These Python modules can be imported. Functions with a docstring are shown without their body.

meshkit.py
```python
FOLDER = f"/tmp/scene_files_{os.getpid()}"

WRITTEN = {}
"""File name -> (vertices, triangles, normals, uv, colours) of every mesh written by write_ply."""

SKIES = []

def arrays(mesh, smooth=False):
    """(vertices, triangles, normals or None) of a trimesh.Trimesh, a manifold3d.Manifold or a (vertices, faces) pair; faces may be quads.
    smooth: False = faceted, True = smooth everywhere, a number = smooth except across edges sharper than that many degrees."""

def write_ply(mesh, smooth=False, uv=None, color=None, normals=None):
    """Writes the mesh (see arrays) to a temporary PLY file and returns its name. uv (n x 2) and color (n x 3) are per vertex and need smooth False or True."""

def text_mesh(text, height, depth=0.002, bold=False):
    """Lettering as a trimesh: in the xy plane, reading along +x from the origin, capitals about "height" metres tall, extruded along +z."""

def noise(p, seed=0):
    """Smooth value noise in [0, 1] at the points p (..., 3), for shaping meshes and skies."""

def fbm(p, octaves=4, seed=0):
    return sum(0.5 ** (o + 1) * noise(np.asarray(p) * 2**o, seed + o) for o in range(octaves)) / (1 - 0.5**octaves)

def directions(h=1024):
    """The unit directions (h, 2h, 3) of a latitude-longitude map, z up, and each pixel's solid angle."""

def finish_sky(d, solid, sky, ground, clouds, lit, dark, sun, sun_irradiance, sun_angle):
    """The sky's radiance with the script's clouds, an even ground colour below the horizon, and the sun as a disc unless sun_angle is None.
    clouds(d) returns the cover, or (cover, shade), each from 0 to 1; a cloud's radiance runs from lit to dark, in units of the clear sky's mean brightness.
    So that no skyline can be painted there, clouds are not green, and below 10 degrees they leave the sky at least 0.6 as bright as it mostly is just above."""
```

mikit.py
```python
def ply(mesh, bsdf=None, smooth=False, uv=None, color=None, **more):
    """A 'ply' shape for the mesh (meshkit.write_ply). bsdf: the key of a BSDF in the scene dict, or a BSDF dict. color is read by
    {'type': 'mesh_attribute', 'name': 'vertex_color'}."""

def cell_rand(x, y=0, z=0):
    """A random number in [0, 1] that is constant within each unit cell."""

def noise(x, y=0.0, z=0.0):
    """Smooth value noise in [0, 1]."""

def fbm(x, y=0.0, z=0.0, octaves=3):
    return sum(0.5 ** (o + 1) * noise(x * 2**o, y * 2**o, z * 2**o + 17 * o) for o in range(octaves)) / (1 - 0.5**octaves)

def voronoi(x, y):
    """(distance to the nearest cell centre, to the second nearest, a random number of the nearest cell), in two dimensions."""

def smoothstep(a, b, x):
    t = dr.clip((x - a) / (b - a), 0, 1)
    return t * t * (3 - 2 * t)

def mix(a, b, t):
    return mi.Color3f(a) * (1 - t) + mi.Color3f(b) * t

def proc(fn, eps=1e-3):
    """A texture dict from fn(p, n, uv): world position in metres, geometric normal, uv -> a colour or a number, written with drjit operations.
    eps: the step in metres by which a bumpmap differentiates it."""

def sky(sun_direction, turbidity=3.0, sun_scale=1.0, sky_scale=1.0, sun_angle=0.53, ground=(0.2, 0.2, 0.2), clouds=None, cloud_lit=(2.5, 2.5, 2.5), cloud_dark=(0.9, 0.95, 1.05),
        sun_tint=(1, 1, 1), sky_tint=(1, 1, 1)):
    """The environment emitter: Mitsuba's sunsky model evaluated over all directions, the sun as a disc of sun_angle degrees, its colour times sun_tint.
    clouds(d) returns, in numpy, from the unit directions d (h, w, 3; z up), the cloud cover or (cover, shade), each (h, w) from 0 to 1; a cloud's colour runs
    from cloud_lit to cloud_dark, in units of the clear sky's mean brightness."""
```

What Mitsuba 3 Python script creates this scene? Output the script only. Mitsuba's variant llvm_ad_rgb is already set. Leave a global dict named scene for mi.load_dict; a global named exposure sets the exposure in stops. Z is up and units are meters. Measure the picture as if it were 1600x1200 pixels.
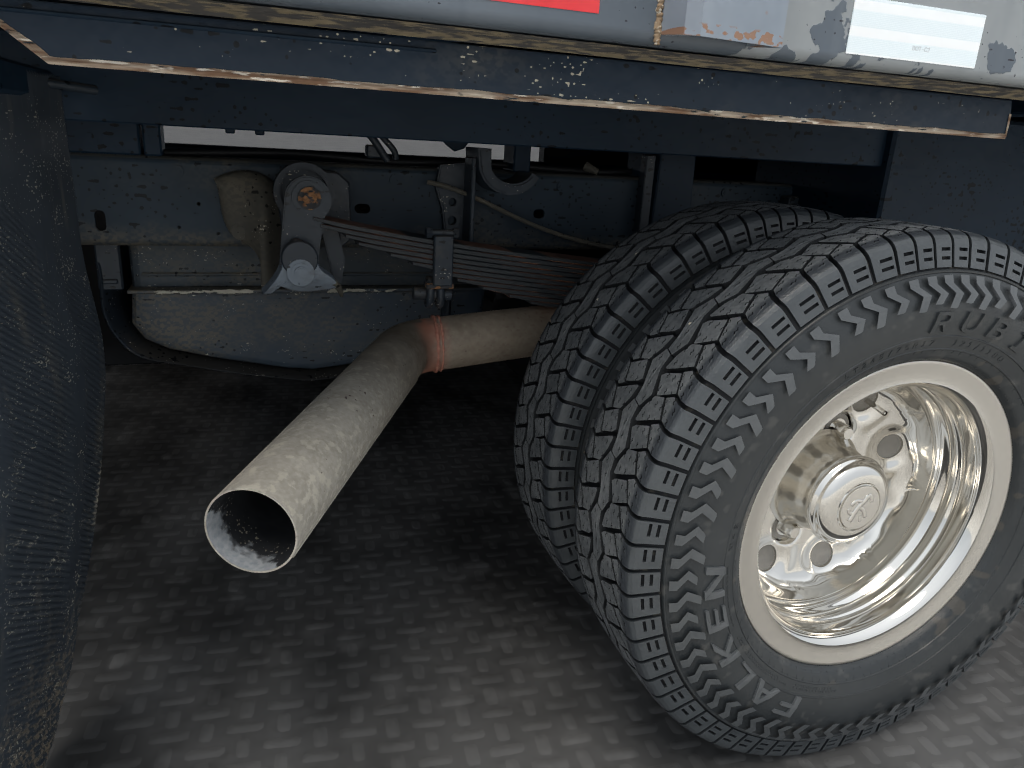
import math, random
import numpy as np, trimesh, drjit as dr, mitsuba as mi, mikit, meshkit, manifold3d as m3
from shapely.geometry import Polygon, box as sbox, LineString
from shapely import affinity
from shapely.geometry.polygon import orient
from mikit import noise, fbm, smoothstep, mix, proc, cell_rand

scene, labels = {}, {}
rng = np.random.default_rng(7)
random.seed(7)
pi = math.pi

# ------------------------------------------------------------------ camera, sky, exposure
CAM = np.array([-0.8207, -0.6991, 0.8815])
yaw, pit, rol, FOC = 0.351024, 0.314928, -0.058995, 1157.87
fw = np.array([math.sin(yaw) * math.cos(pit), math.cos(yaw) * math.cos(pit), -math.sin(pit)])
_r = np.cross(fw, [0, 0, 1]); _r /= np.linalg.norm(_r); _d = np.cross(fw, _r)
RGT = math.cos(rol) * _r + math.sin(rol) * _d
DWN = -math.sin(rol) * _r + math.cos(rol) * _d
scene['camera'] = {'type': 'perspective', 'fov': 2 * math.degrees(math.atan(800 / FOC)), 'fov_axis': 'x', 'near_clip': 0.02, 'far_clip': 2000.0,
                   'to_world': mi.ScalarTransform4f().look_at(origin=CAM.tolist(), target=(CAM + fw).tolist(), up=(-DWN).tolist())}
scene['sky_light'] = mikit.sky([-0.22, -0.36, 0.90], turbidity=4, sun_scale=0.24, sun_angle=30, sun_tint=(0.92, 1.0, 1.12), clouds=lambda d: (0.92 + 0 * d[..., 2], np.clip(0.62 - 0.62 * d[..., 2], 0, 1) + 0.25 * (meshkit.fbm(d * 2.2, 4, 3) - 0.3)),
                               cloud_lit=(3.0, 3.13, 3.26), cloud_dark=(0.80, 0.86, 0.93), ground=(0.3, 0.29, 0.27))
exposure = 2.05


def un(px, py, ax, val):
    d = RGT * (px - 800) / FOC + DWN * (py - 600) / FOC + fw
    return CAM + d * (val - CAM[ax]) / d[ax]


# ------------------------------------------------------------------ materials
def bsdf(name, col, rough=0.6, spec=0.5, metallic=0.0, bump=None, scale=0.0, eps=1e-3, **more):
    base = proc(col) if callable(col) else {'type': 'rgb', 'value': list(col)}
    r = proc(rough) if callable(rough) else rough
    b = {'type': 'principled', 'base_color': base, 'roughness': r, 'metallic': metallic, 'specular': spec, **more}
    if bump is not None:
        b = {'type': 'bumpmap', 'arbitrary': proc(bump, eps), 'scale': scale, 'bsdf': b}
    scene[name] = {'type': 'twosided', 'bsdf': b}


def F(p, s, o=3, off=0.0):
    return fbm(p.x * s + off, p.y * s + off * 0.7, p.z * s + off * 1.3, o)


def dots(p, s, thr, off=0.0):
    """Small round specks of dirt, mostly clustered."""
    n = noise(p.x * s + off, p.y * s, p.z * s)
    cl = F(p, s * 0.08, 2, off + 5)
    return smoothstep(thr, thr + 0.06, n * (0.62 + 0.62 * cl))


def c_tread(p, n, uv):
    # uv.x: distance from the tread's middle line; uv.y: 1 on the walls of the grooves, clean black rubber darkened further for groove shade
    dust = F(p, 26, 3) * 0.6 + F(p, 240, 2) * 0.5
    worn = mix((0.080, 0.088, 0.094), (0.150, 0.158, 0.164), smoothstep(0.3, 0.85, dust))
    worn = mix(worn, (0.36, 0.35, 0.32), dots(p, 700, 0.93) * 0.4)
    fresh = mix((0.026, 0.031, 0.037), (0.050, 0.056, 0.064), F(p, 90, 3))
    face = mix((0.036, 0.042, 0.047), (0.068, 0.076, 0.082), F(p, 40, 3))  # shoulder faces paler than fresh rubber: sky sheen put into the colour
    jit = 0.006 * (F(p, 130, 3) - 0.5)
    c = mix(worn, fresh, smoothstep(0.062, 0.071, uv.x + jit))
    c = mix(c, face, smoothstep(0.0795, 0.082, uv.x))
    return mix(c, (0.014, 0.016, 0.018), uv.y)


def c_side(p, n, uv):
    f = F(p, 14, 4)
    c = mix((0.019, 0.0225, 0.025), (0.034, 0.038, 0.041), f)
    c = mix(c, (0.085, 0.084, 0.080), smoothstep(0.60, 0.85, F(p, 45, 3, 9)) * 0.5)
    r = dr.sqrt(dr.square(p.x) + dr.square(p.z - 0.405))
    tan = smoothstep(0.62, 0.70, F(p, 38, 2, 3)) * smoothstep(0.262, 0.25, r)
    return mix(c, (0.22, 0.17, 0.11), tan * 0.12)


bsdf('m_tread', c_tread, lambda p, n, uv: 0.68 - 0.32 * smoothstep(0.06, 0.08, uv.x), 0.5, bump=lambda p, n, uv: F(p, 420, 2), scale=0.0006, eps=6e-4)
bsdf('m_side', c_side, lambda p, n, uv: 0.30 + 0.16 * F(p, 60, 3), 0.36, bump=lambda p, n, uv: F(p, 500, 2), scale=0.00012, eps=6e-4)
bsdf('m_letter', lambda p, n, uv: mix((0.050, 0.056, 0.061), (0.080, 0.086, 0.091), F(p, 60, 3)), 0.42, 0.6)
bsdf('m_groove', lambda p, n, uv: mix((0.012, 0.013, 0.015), (0.05, 0.046, 0.038), smoothstep(0.6, 0.85, F(p, 90, 3))), 0.8, 0.3)  # groove floor: black rubber with groove shade put into the colour
bsdf('m_chrome', (0.66, 0.642, 0.605), lambda p, n, uv: 0.045 + 0.05 * F(p, 30, 3), 0.5, 1.0, bump=lambda p, n, uv: F(p, 16, 2), scale=0.00009, eps=2e-3)
bsdf('m_satin', (0.56, 0.535, 0.485), lambda p, n, uv: 0.13 + 0.08 * F(p, 40, 3), 0.5, 1.0)
bsdf('m_lip', (0.53, 0.512, 0.478), lambda p, n, uv: 0.24 + 0.14 * F(p, 120, 3), 0.5, 1.0, bump=lambda p, n, uv: F(p, 300, 2), scale=0.00012, eps=8e-4)
bsdf('m_hole', lambda p, n, uv: mix((0.12, 0.11, 0.095), (0.27, 0.255, 0.23), F(p, 30, 3)), 0.5, 0.5)


def c_pipe(p, n, uv):
    c = mix((0.27, 0.25, 0.212), (0.42, 0.395, 0.343), smoothstep(0.15, 0.85, F(p, 24, 3) * 0.5 + F(p, 210, 3) * 0.5))
    c = mix(c, (0.27, 0.22, 0.16), smoothstep(0.50, 0.68, F(p, 13, 3, 4)) * smoothstep(0.16, 0.62, p.y) * 0.75)
    c = mix(c, (0.50, 0.47, 0.39), smoothstep(0.52, 0.70, F(p, 110, 4, 8)) * 0.6)
    c = mix(c, (0.09, 0.07, 0.06), dots(p, 160, 0.70, 3) * smoothstep(0.52, 0.68, p.y))
    c = mix(c, (0.12, 0.10, 0.09), dots(p, 170, 0.86, 11))
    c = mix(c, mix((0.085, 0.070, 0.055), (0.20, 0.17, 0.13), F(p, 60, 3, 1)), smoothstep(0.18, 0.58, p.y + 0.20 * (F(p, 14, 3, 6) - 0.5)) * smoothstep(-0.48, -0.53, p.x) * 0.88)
    c = mix(c, mix((0.22, 0.165, 0.115), (0.40, 0.32, 0.24), F(p, 90, 3, 1)), smoothstep(-0.53, -0.46, p.x) * 0.75)
    pink = smoothstep(0.042, 0.010, dr.abs(p.x + 0.510)) * smoothstep(0.53, 0.60, p.y) * smoothstep(0.15, 0.6, F(p, 45, 3, 2) + 0.15 - (p.z - 0.515) * 4)
    return mix(c, (0.44, 0.17, 0.11), pink * 0.75)


bsdf('m_pipe', c_pipe, lambda p, n, uv: 0.45 + 0.25 * F(p, 50, 3), 0.5, 0.12, bump=lambda p, n, uv: F(p, 140, 3), scale=0.0010)
bsdf('m_weld', lambda p, n, uv: mix((0.33, 0.11, 0.075), (0.58, 0.30, 0.22), F(p, 120, 3)), 0.7, 0.4, bump=lambda p, n, uv: F(p, 300, 2), scale=0.001)


def c_pipe_in(p, n, uv):
    # uv.x distance from the mouth in metres; bare grey metal shows in a band near the lower lip
    edge = 0.030 + 0.024 * (F(p, 90, 3) - 0.5) * 2
    bare = smoothstep(edge + 0.008, edge - 0.008, uv.x + smoothstep(-0.70, -0.05, uv.y) * 0.06)
    soot = mix((0.010, 0.011, 0.013), (0.028, 0.030, 0.033), F(p, 50, 3))
    soot = mix(soot, (0.25, 0.22, 0.17), dots(p, 420, 0.80, 2) * smoothstep(0.11, 0.04, uv.x))
    return mix(soot, mix((0.17, 0.19, 0.21), (0.36, 0.375, 0.39), F(p, 200, 3)), bare)


bsdf('m_pipe_in', c_pipe_in, 0.7, 0.3)


def dusty(base, dust, amount, scale=14.0, specks=0.0, z0=None, z1=None, seed=0.0):
    def fn(p, n, uv):
        k = smoothstep(0.56 - amount * 0.4, 1.0 - amount * 0.4, F(p, scale * 0.6, 3, seed) * 0.7 + F(p, scale * 3, 3, seed + 9) * 0.3)
        k = k * (0.25 + 0.75 * smoothstep(0.38, 0.60, F(p, 170, 3, seed + 3)))
        k = k + smoothstep(0.3, 0.95, n.z) * 0.6
        if z0 is not None:
            k = k + smoothstep(z1, z0, p.z + 0.07 * (F(p, 22, 3, seed + 7) - 0.5)) * (0.3 + 0.7 * smoothstep(0.35, 0.6, F(p, 170, 3, 6))) * 0.9
        c = mix(mix(base, [b * 1.7 for b in base], F(p, 9, 3, seed + 1)), dust, dr.clip(k, 0, 1))
        c = mix(c, [b * 0.25 for b in base], dots(p, 140, 0.775, seed + 2))
        if specks:
            c = mix(c, (0.50, 0.46, 0.38), dots(p, 330, 0.88 - specks * 0.10, seed + 4))
        return c
    return fn


NAVY = (0.007, 0.0145, 0.026)
DUST = (0.125, 0.116, 0.094)
fbump = lambda p, n, uv: F(p, 60, 3)
bsdf('m_frame', dusty((0.014, 0.025, 0.037), (0.105, 0.094, 0.072), 0.20, 9, 0.0, 0.660, 0.715, 1), 0.55, 0.3, bump=fbump, scale=0.0012)
bsdf('m_navy', dusty((0.006, 0.015, 0.029), (0.08, 0.08, 0.075), 0.10, 11, 0.18, seed=3), 0.42, 0.3, bump=fbump, scale=0.0010)
bsdf('m_beam', dusty((0.006, 0.0155, 0.029), (0.024, 0.030, 0.037), 0.06, 11, 0.0, seed=5), 0.5, 0.22, bump=fbump, scale=0.0010)
bsdf('m_tank', dusty((0.029, 0.043, 0.060), (0.125, 0.110, 0.082), 0.60, 12, 0.1, seed=8), 0.55, 0.45, bump=fbump, scale=0.0014)
bsdf('m_tank_up', dusty((0.034, 0.046, 0.058), (0.118, 0.106, 0.080), 0.56, 8, 0.1, seed=12), 0.6, 0.4, bump=fbump, scale=0.0014)
bsdf('m_ochre', dusty((0.062, 0.060, 0.052), (0.125, 0.112, 0.086), 0.55, 16, 0.1, seed=15), 0.7, 0.35, bump=fbump, scale=0.0016)
bsdf('m_iron', dusty((0.014, 0.021, 0.030), (0.075, 0.064, 0.05), 0.18, 18, 0.1, seed=17), 0.5, 0.5, bump=fbump, scale=0.0012)
bsdf('m_grey', dusty((0.17, 0.205, 0.245), (0.11, 0.10, 0.09), 0.30, 26, 0.0, seed=20), 0.5, 0.5, bump=lambda p, n, uv: F(p, 160, 3), scale=0.0012)
bsdf('m_rust', lambda p, n, uv: mix((0.16, 0.075, 0.035), (0.42, 0.21, 0.10), F(p, 160, 3)), 0.8, 0.3, bump=lambda p, n, uv: F(p, 260, 2), scale=0.0012)
bsdf('m_rustbolt', lambda p, n, uv: mix((0.045, 0.045, 0.048), mix((0.16, 0.075, 0.035), (0.40, 0.20, 0.09), F(p, 300, 2)), smoothstep(0.46, 0.60, F(p, 110, 3))), 0.75, 0.35, bump=lambda p, n, uv: F(p, 260, 2), scale=0.0012)
bsdf('m_black', (0.008, 0.009, 0.011), 0.6, 0.4)


def c_edge(p, n, uv):
    c = mix((0.20, 0.115, 0.07), (0.50, 0.42, 0.33), smoothstep(0.3, 0.7, fbm(p.x * 30, p.y * 90, p.z * 200, 3)))
    c = mix(c, (0.80, 0.74, 0.64), smoothstep(0.60, 0.72, fbm(p.x * 60 + 9, p.y * 60, p.z * 260, 3)))
    return mix(c, (0.03, 0.04, 0.05), smoothstep(0.68, 0.74, fbm(p.x * 60 + 40, p.y * 30, p.z * 300, 3)))


bsdf('m_crust', lambda p, n, uv: mix(mix((0.16, 0.10, 0.06), (0.36, 0.27, 0.18), F(p, 120, 3)), (0.50, 0.46, 0.38), smoothstep(0.56, 0.66, F(p, 260, 3))), 0.85, 0.3, bump=lambda p, n, uv: F(p, 240, 3), scale=0.002)
bsdf('m_edge', c_edge, 0.7, 0.4, bump=lambda p, n, uv: F(p, 240, 3), scale=0.0015)
bsdf('m_dirtlip', lambda p, n, uv: mix(mix((0.035, 0.035, 0.038), (0.10, 0.095, 0.09), F(p, 20, 3)), mix((0.15, 0.125, 0.085), (0.26, 0.215, 0.145), F(p, 90, 2)),
     smoothstep(0.44, 0.62, fbm(p.x * 60, p.y * 120, p.z * 120, 4) + smoothstep(0.0, 0.04, p.y) * 0.13)), 0.8, 0.3, bump=lambda p, n, uv: F(p, 120, 3), scale=0.002)


def peel(p):
    w = fbm(p.x * 22, p.z * 22, 4.0, 4) * 0.8 + 0.2 * fbm(p.x * 120, p.z * 120, 2.0, 3) + 0.10 * smoothstep(-0.36, -0.22, p.x) - 0.22 * smoothstep(-0.34, -0.44, p.x) + 0.12 * smoothstep(0.995, 1.02, p.z) * smoothstep(-0.36, -0.30, p.x)
    return smoothstep(0.500, 0.512, w)


def c_deck(p, n, uv):
    paint = mix((0.066, 0.084, 0.106), (0.115, 0.136, 0.160), fbm(p.x * 16, p.y * 16, p.z * 6, 3))
    paint = mix(paint, (0.075, 0.095, 0.12), smoothstep(0.5, 0.75, fbm(p.x * 60, 3.0, p.z * 8, 3)) * 0.5)
    primer = mix((0.205, 0.225, 0.236), (0.285, 0.302, 0.308), fbm(p.x * 30, 1.0, p.z * 9, 3))
    c = mix(paint, primer, peel(p))
    c = mix(c, (0.02, 0.02, 0.03), dots(p, 260, 0.90, 3))
    return mix(c, (0.42, 0.17, 0.07), dots(p, 75, 0.885, 7))


bsdf('m_deck', c_deck, lambda p, n, uv: 0.36 + 0.2 * F(p, 30, 2), 0.5, bump=lambda p, n, uv: peel(p) * -0.5 + 0.25 * F(p, 90, 3), scale=0.0012, eps=7e-4)
bsdf('m_post', lambda p, n, uv: mix(mix((0.19, 0.225, 0.27), (0.28, 0.315, 0.355), fbm(p.x * 40, p.y * 20, p.z * 12, 3)), (0.25, 0.145, 0.095), dr.maximum(dots(p, 62, 0.86, 5), smoothstep(0.54, 0.60, fbm(p.x * 150, 1.0, p.z * 150, 3)) * smoothstep(0.9870, 0.9845, p.z))), 0.34, 0.5, bump=fbump, scale=0.001)
bsdf('m_red', lambda p, n, uv: mix((0.62, 0.012, 0.018), (0.72, 0.03, 0.035), F(p, 40, 2)), 0.3, 0.5, clearcoat=0.5, clearcoat_gloss=0.8)


def c_white(p, n, uv):
    # reflective tape: pale blue hatched bands on white; uv in metres along and up the sticker
    band = smoothstep(0.30, 0.33, dr.abs(uv.y / 0.0235 + 0.12 - dr.floor(uv.y / 0.0235 + 0.12) - 0.5))
    hatch = 0.5 + 0.5 * dr.sin((uv.x + uv.y) * 2000) * dr.sin((uv.x - uv.y) * 2000)
    return mix((0.86, 0.885, 0.89), mix((0.68, 0.78, 0.82), (0.82, 0.88, 0.90), hatch), 1 - band)


bsdf('m_white', c_white, 0.3, 0.5)
bsdf('m_print', (0.50, 0.53, 0.55), 0.5, 0.4)


def c_leaf(p, n, uv):
    # uv.x metres along, uv.y across the thickness 0..1
    c = mix((0.026, 0.032, 0.038), (0.055, 0.060, 0.064), fbm(uv.x * 60, uv.y * 6, p.z * 90, 3))
    e = smoothstep(0.80, 0.97, uv.y) + smoothstep(0.12, 0.0, uv.y) * 0.35
    k = smoothstep(0.44, 0.58, fbm(uv.x * 14 + p.z * 30, uv.y * 1.5, 7.0, 3) + 0.10 * smoothstep(-0.45, -0.25, p.x))
    return mix(c, mix((0.36, 0.13, 0.06), (0.58, 0.25, 0.13), F(p, 150, 2)), e * k)


bsdf('m_leaf', c_leaf, 0.6, 0.4, bump=lambda p, n, uv: F(p, 150, 3), scale=0.0012)


def c_flap(p, n, uv):
    c = mix((0.026, 0.035, 0.047), (0.048, 0.060, 0.075), F(p, 12, 4))
    c = mix(c, (0.115, 0.110, 0.098), smoothstep(0.58, 0.82, fbm(p.x * 30, p.y * 60, p.z * 9, 4)) * 0.45)
    low = smoothstep(0.75, 0.1, p.z)
    c = mix(c, (0.48, 0.45, 0.37), dots(p, 420, 0.775, 3) * (0.45 + 0.55 * low))
    c = mix(c, (0.30, 0.24, 0.16), smoothstep(0.30, 0.02, p.z) * smoothstep(0.42, 0.7, F(p, 140, 3, 5)) * 0.7)
    smear = smoothstep(0.018, 0.004, dr.abs(p.y - 0.423 - (p.z - 0.36) * 0.28)) * smoothstep(0.06, 0.03, dr.abs(p.z - 0.36)) * smoothstep(0.35, 0.6, F(p, 190, 3, 2))
    return mix(c, (0.55, 0.51, 0.42), smear * 0.8)


bsdf('m_flap', c_flap, lambda p, n, uv: 0.42 + 0.2 * F(p, 40, 3), 0.5, bump=lambda p, n, uv: F(p, 220, 2), scale=0.0005)


def c_mat(p, n, uv):
    c = mix((0.038, 0.038, 0.0379), (0.104, 0.1037, 0.103), smoothstep(0.25, 0.75, F(p, 5.5, 4, 2)))
    return mix(c, (0.132, 0.131, 0.130), smoothstep(0.55, 0.8, F(p, 16, 4, 7)) * 0.6)


bsdf('m_mat', c_mat, 0.85, 0.1, bump=lambda p, n, uv: F(p, 55, 3), scale=0.003, eps=2e-3)
bsdf('m_bar', lambda p, n, uv: c_mat(p, n, uv) * 1.16 + 0.006, 0.85, 0.1)  # paler than the mat: light caught by the ridges put into the colour
bsdf('m_yard', lambda p, n, uv: mix((0.46, 0.442, 0.408), (0.57, 0.549, 0.51), F(p, 2.5, 5)), 0.95, 0.03)
bsdf('m_pave', lambda p, n, uv: mix((0.040, 0.040, 0.041), (0.068, 0.068, 0.068), F(p, 1.5, 5)), 1.0, 0.0)
bsdf('m_dirt', lambda p, n, uv: mix((0.12, 0.095, 0.06), (0.30, 0.25, 0.17), F(p, 200, 2)), 0.9, 0.2)


# ------------------------------------------------------------------ mesh helpers
counts = {}


def key_of(name):
    counts[name] = counts.get(name, 0) + 1
    return name if counts[name] == 1 else f'{name}_{counts[name] - 1:03d}'


def add(name, mesh, mat, smooth=False, uv=None, label=None, **extra):
    k = key_of(name)
    scene[k] = mikit.ply(mesh, mat, smooth=smooth, uv=uv)
    if label or extra:
        labels[k] = {**({'label': label} if label else {}), **extra}
    return k


def cat(ms):
    return trimesh.util.concatenate(ms)


def hull(pts):
    return trimesh.convex.convex_hull(np.asarray(pts, float))


def cbox(lo, hi, c=0.002):
    """A box with chamfered edges."""
    lo, hi = np.asarray(lo, float), np.asarray(hi, float)
    c = min(c, (hi - lo).min() * 0.45)
    pts = []
    for i in range(8):
        s = np.array([(i >> k) & 1 for k in range(3)])
        v = np.where(s, hi, lo); d = np.where(s, -1, 1)
        for a in range(3):
            w = v + d * c; w[a] = v[a]; pts.append(w)
    return hull(pts)


def tri(m):
    m = m.to_mesh()
    return trimesh.Trimesh(np.array(m.vert_properties[:, :3]), np.array(m.tri_verts), process=False)


def ccw(p):
    p = np.asarray(p, float)
    return p if Polygon(p).exterior.is_ccw else p[::-1]


def plate(pts, y0, y1, c=0.0015, holes=()):
    """A plate from an outline in (x, z), lying between the depths y0 (seen side) and y1, its seen edge chamfered, with holes cut through."""
    P = orient(Polygon(pts).buffer(0))
    outs = []
    body = m3.CrossSection([np.asarray(g.coords)[:-1] for g in [P.exterior]])
    D = y1 - y0
    m = body.extrude(D - c)                        # z from 0 (back) to D - c
    Q = orient(P.buffer(-c)) if P.buffer(-c).geom_type == 'Polygon' else P.buffer(-c)
    if not Q.is_empty and Q.geom_type == 'Polygon':
        m = m + m3.Manifold.hull(m3.CrossSection([np.asarray(Q.exterior.coords)[:-1]]).extrude(1e-5).translate([0, 0, D - 1e-5]) + m3.CrossSection([np.asarray(P.exterior.coords)[:-1]]).extrude(1e-5).translate([0, 0, D - c])) if P.equals(P.convex_hull) else m + m3.CrossSection([np.asarray(Q.exterior.coords)[:-1]]).extrude(D)
    for h in holes:
        m = m - m3.CrossSection([ccw(h)]).extrude(D + 0.02).translate([0, 0, -0.01])
    t = tri(m)
    v = t.vertices
    return trimesh.Trimesh(np.stack([v[:, 0], y1 - v[:, 2], v[:, 1]], 1), t.faces, process=False)


def circle(x, z, r, n=24, sx=1.0):
    a = np.arange(n) * 2 * pi / n
    return np.stack([x + r * sx * np.cos(a), z + r * np.sin(a)], 1)


def slot(x, z, w, h, n=8):
    """A rounded slot outline in (x, z)."""
    r = min(w, h) / 2
    return np.asarray(LineString([(x - w / 2 + r, z - h / 2 + r), (x + w / 2 - r + 1e-6, z + h / 2 - r + 1e-6)]).buffer(r, quad_segs=n).exterior.coords)[:-1]


def extrude_x(prof, x0, x1):
    """A closed profile in (y, z) run along x."""
    m = m3.CrossSection([ccw(prof)]).extrude(x1 - x0)
    t = tri(m); v = t.vertices
    return trimesh.Trimesh(np.stack([v[:, 2] + x0, v[:, 0], v[:, 1]], 1), t.faces, process=False)


def tube(path, rad, n=24, cap=True):
    """A tube along a polyline."""
    p = np.asarray(path, float); rad = np.broadcast_to(rad, (len(p),))
    t = np.gradient(p, axis=0); t /= np.linalg.norm(t, axis=1, keepdims=True)
    a = np.cross(t[0], [0, 0, 1.0]); a /= np.linalg.norm(a)
    V = []
    for i in range(len(p)):
        a = a - t[i] * (a @ t[i]); a /= np.linalg.norm(a); b = np.cross(t[i], a)
        ang = np.arange(n) * 2 * pi / n
        V.append(p[i] + rad[i] * (np.cos(ang)[:, None] * a + np.sin(ang)[:, None] * b))
    V = np.vstack(V)
    i, j = np.meshgrid(np.arange(len(p) - 1), np.arange(n), indexing='ij')
    q = np.stack([i * n + j, i * n + (j + 1) % n, (i + 1) * n + (j + 1) % n, (i + 1) * n + j], -1).reshape(-1, 4)
    f = np.vstack([q[:, [0, 1, 2]], q[:, [0, 2, 3]]])
    if cap:
        V = np.vstack([V, p[:1], p[-1:]])
        k = len(V) - 2
        jj = np.arange(n)
        f = np.vstack([f, np.stack([(jj + 1) % n, jj, jj * 0 + k], 1), np.stack([(len(p) - 1) * n + jj, (len(p) - 1) * n + (jj + 1) % n, jj * 0 + k + 1], 1)])
    return trimesh.Trimesh(V, f, process=False)


def revolve(prof, n=160, th0=0.0, yaxis=None):
    """A profile of (y, r) turned about the wheel axis (x = 0, z = HUB)."""
    prof = np.asarray(prof, float)
    a = np.arange(n) * 2 * pi / n + th0
    V = np.stack([prof[:, 1][:, None] * np.cos(a), np.repeat(prof[:, :1], n, 1), HUB + prof[:, 1][:, None] * np.sin(a)], -1).reshape(-1, 3)
    i, j = np.meshgrid(np.arange(len(prof) - 1), np.arange(n), indexing='ij')
    q = np.stack([i * n + j, i * n + (j + 1) % n, (i + 1) * n + (j + 1) % n, (i + 1) * n + j], -1).reshape(-1, 4)
    return trimesh.Trimesh(V, np.vstack([q[:, [0, 1, 2]], q[:, [0, 2, 3]]]), process=False)


def spline(pts, n):
    from scipy.interpolate import PchipInterpolator, CubicSpline
    pts = np.asarray(pts, float)
    d = np.r_[0, np.cumsum(np.linalg.norm(np.diff(pts, axis=0), axis=1))]
    return CubicSpline(d, pts, axis=0)(np.linspace(0, d[-1], n))


def bolt(x, z, y, r=0.011, h=0.008, hexa=True):
    """A hexagon bolt head with a washer, facing -y."""
    n = 6 if hexa else 20
    m = m3.CrossSection([circle(x, z, r, n)]).extrude(h)
    w = m3.CrossSection([circle(x, z, r * 1.55, 24)]).extrude(0.003)
    top = m3.CrossSection([circle(x, z, r * 0.8, 16)]).extrude(h + 0.0015)
    t = tri(m + w + top); v = t.vertices
    return trimesh.Trimesh(np.stack([v[:, 0], y - v[:, 2], v[:, 1]], 1), t.faces, process=False)


T = 'flatbed_truck'
labels[T] = {'label': 'worn dark blue flatbed truck seen at its dual rear wheels, exhaust pipe and chassis rail', 'category': 'truck'}
HUB = 0.405

# ------------------------------------------------------------------ setting: dark ribbed mat, pale yard
rot = math.radians(-5)
cr, sr = math.cos(rot), math.sin(rot)


def bar_mesh(L, W, Hh=0.0019):
    """A low rounded ridge: a grid whose height falls off softly to the edges."""
    nx, ny = 9, 5
    gx, gy = np.meshgrid(np.linspace(-1, 1, nx), np.linspace(-1, 1, ny), indexing='ij')
    fxx = 1 - np.clip((np.abs(gx) * L / 2 - (L / 2 - W * 0.45)) / (W * 0.45), 0, 1) ** 2
    z = Hh * np.sqrt(np.clip(fxx * (1 - gy ** 2), 0, 1)) ** 1.5 - 0.0001
    V = np.stack([gx * L / 2, gy * W / 2 * (0.75 + 0.25 * fxx), z], -1).reshape(-1, 3)
    i_, j_ = np.meshgrid(np.arange(nx - 1), np.arange(ny - 1), indexing='ij')
    a_ = i_ * ny + j_
    q = np.stack([a_, a_ + ny, a_ + ny + 1, a_ + 1], -1).reshape(-1, 4)
    return trimesh.Trimesh(V, np.vstack([q[:, [0, 1, 2]], q[:, [0, 2, 3]]]), process=False)


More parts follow.
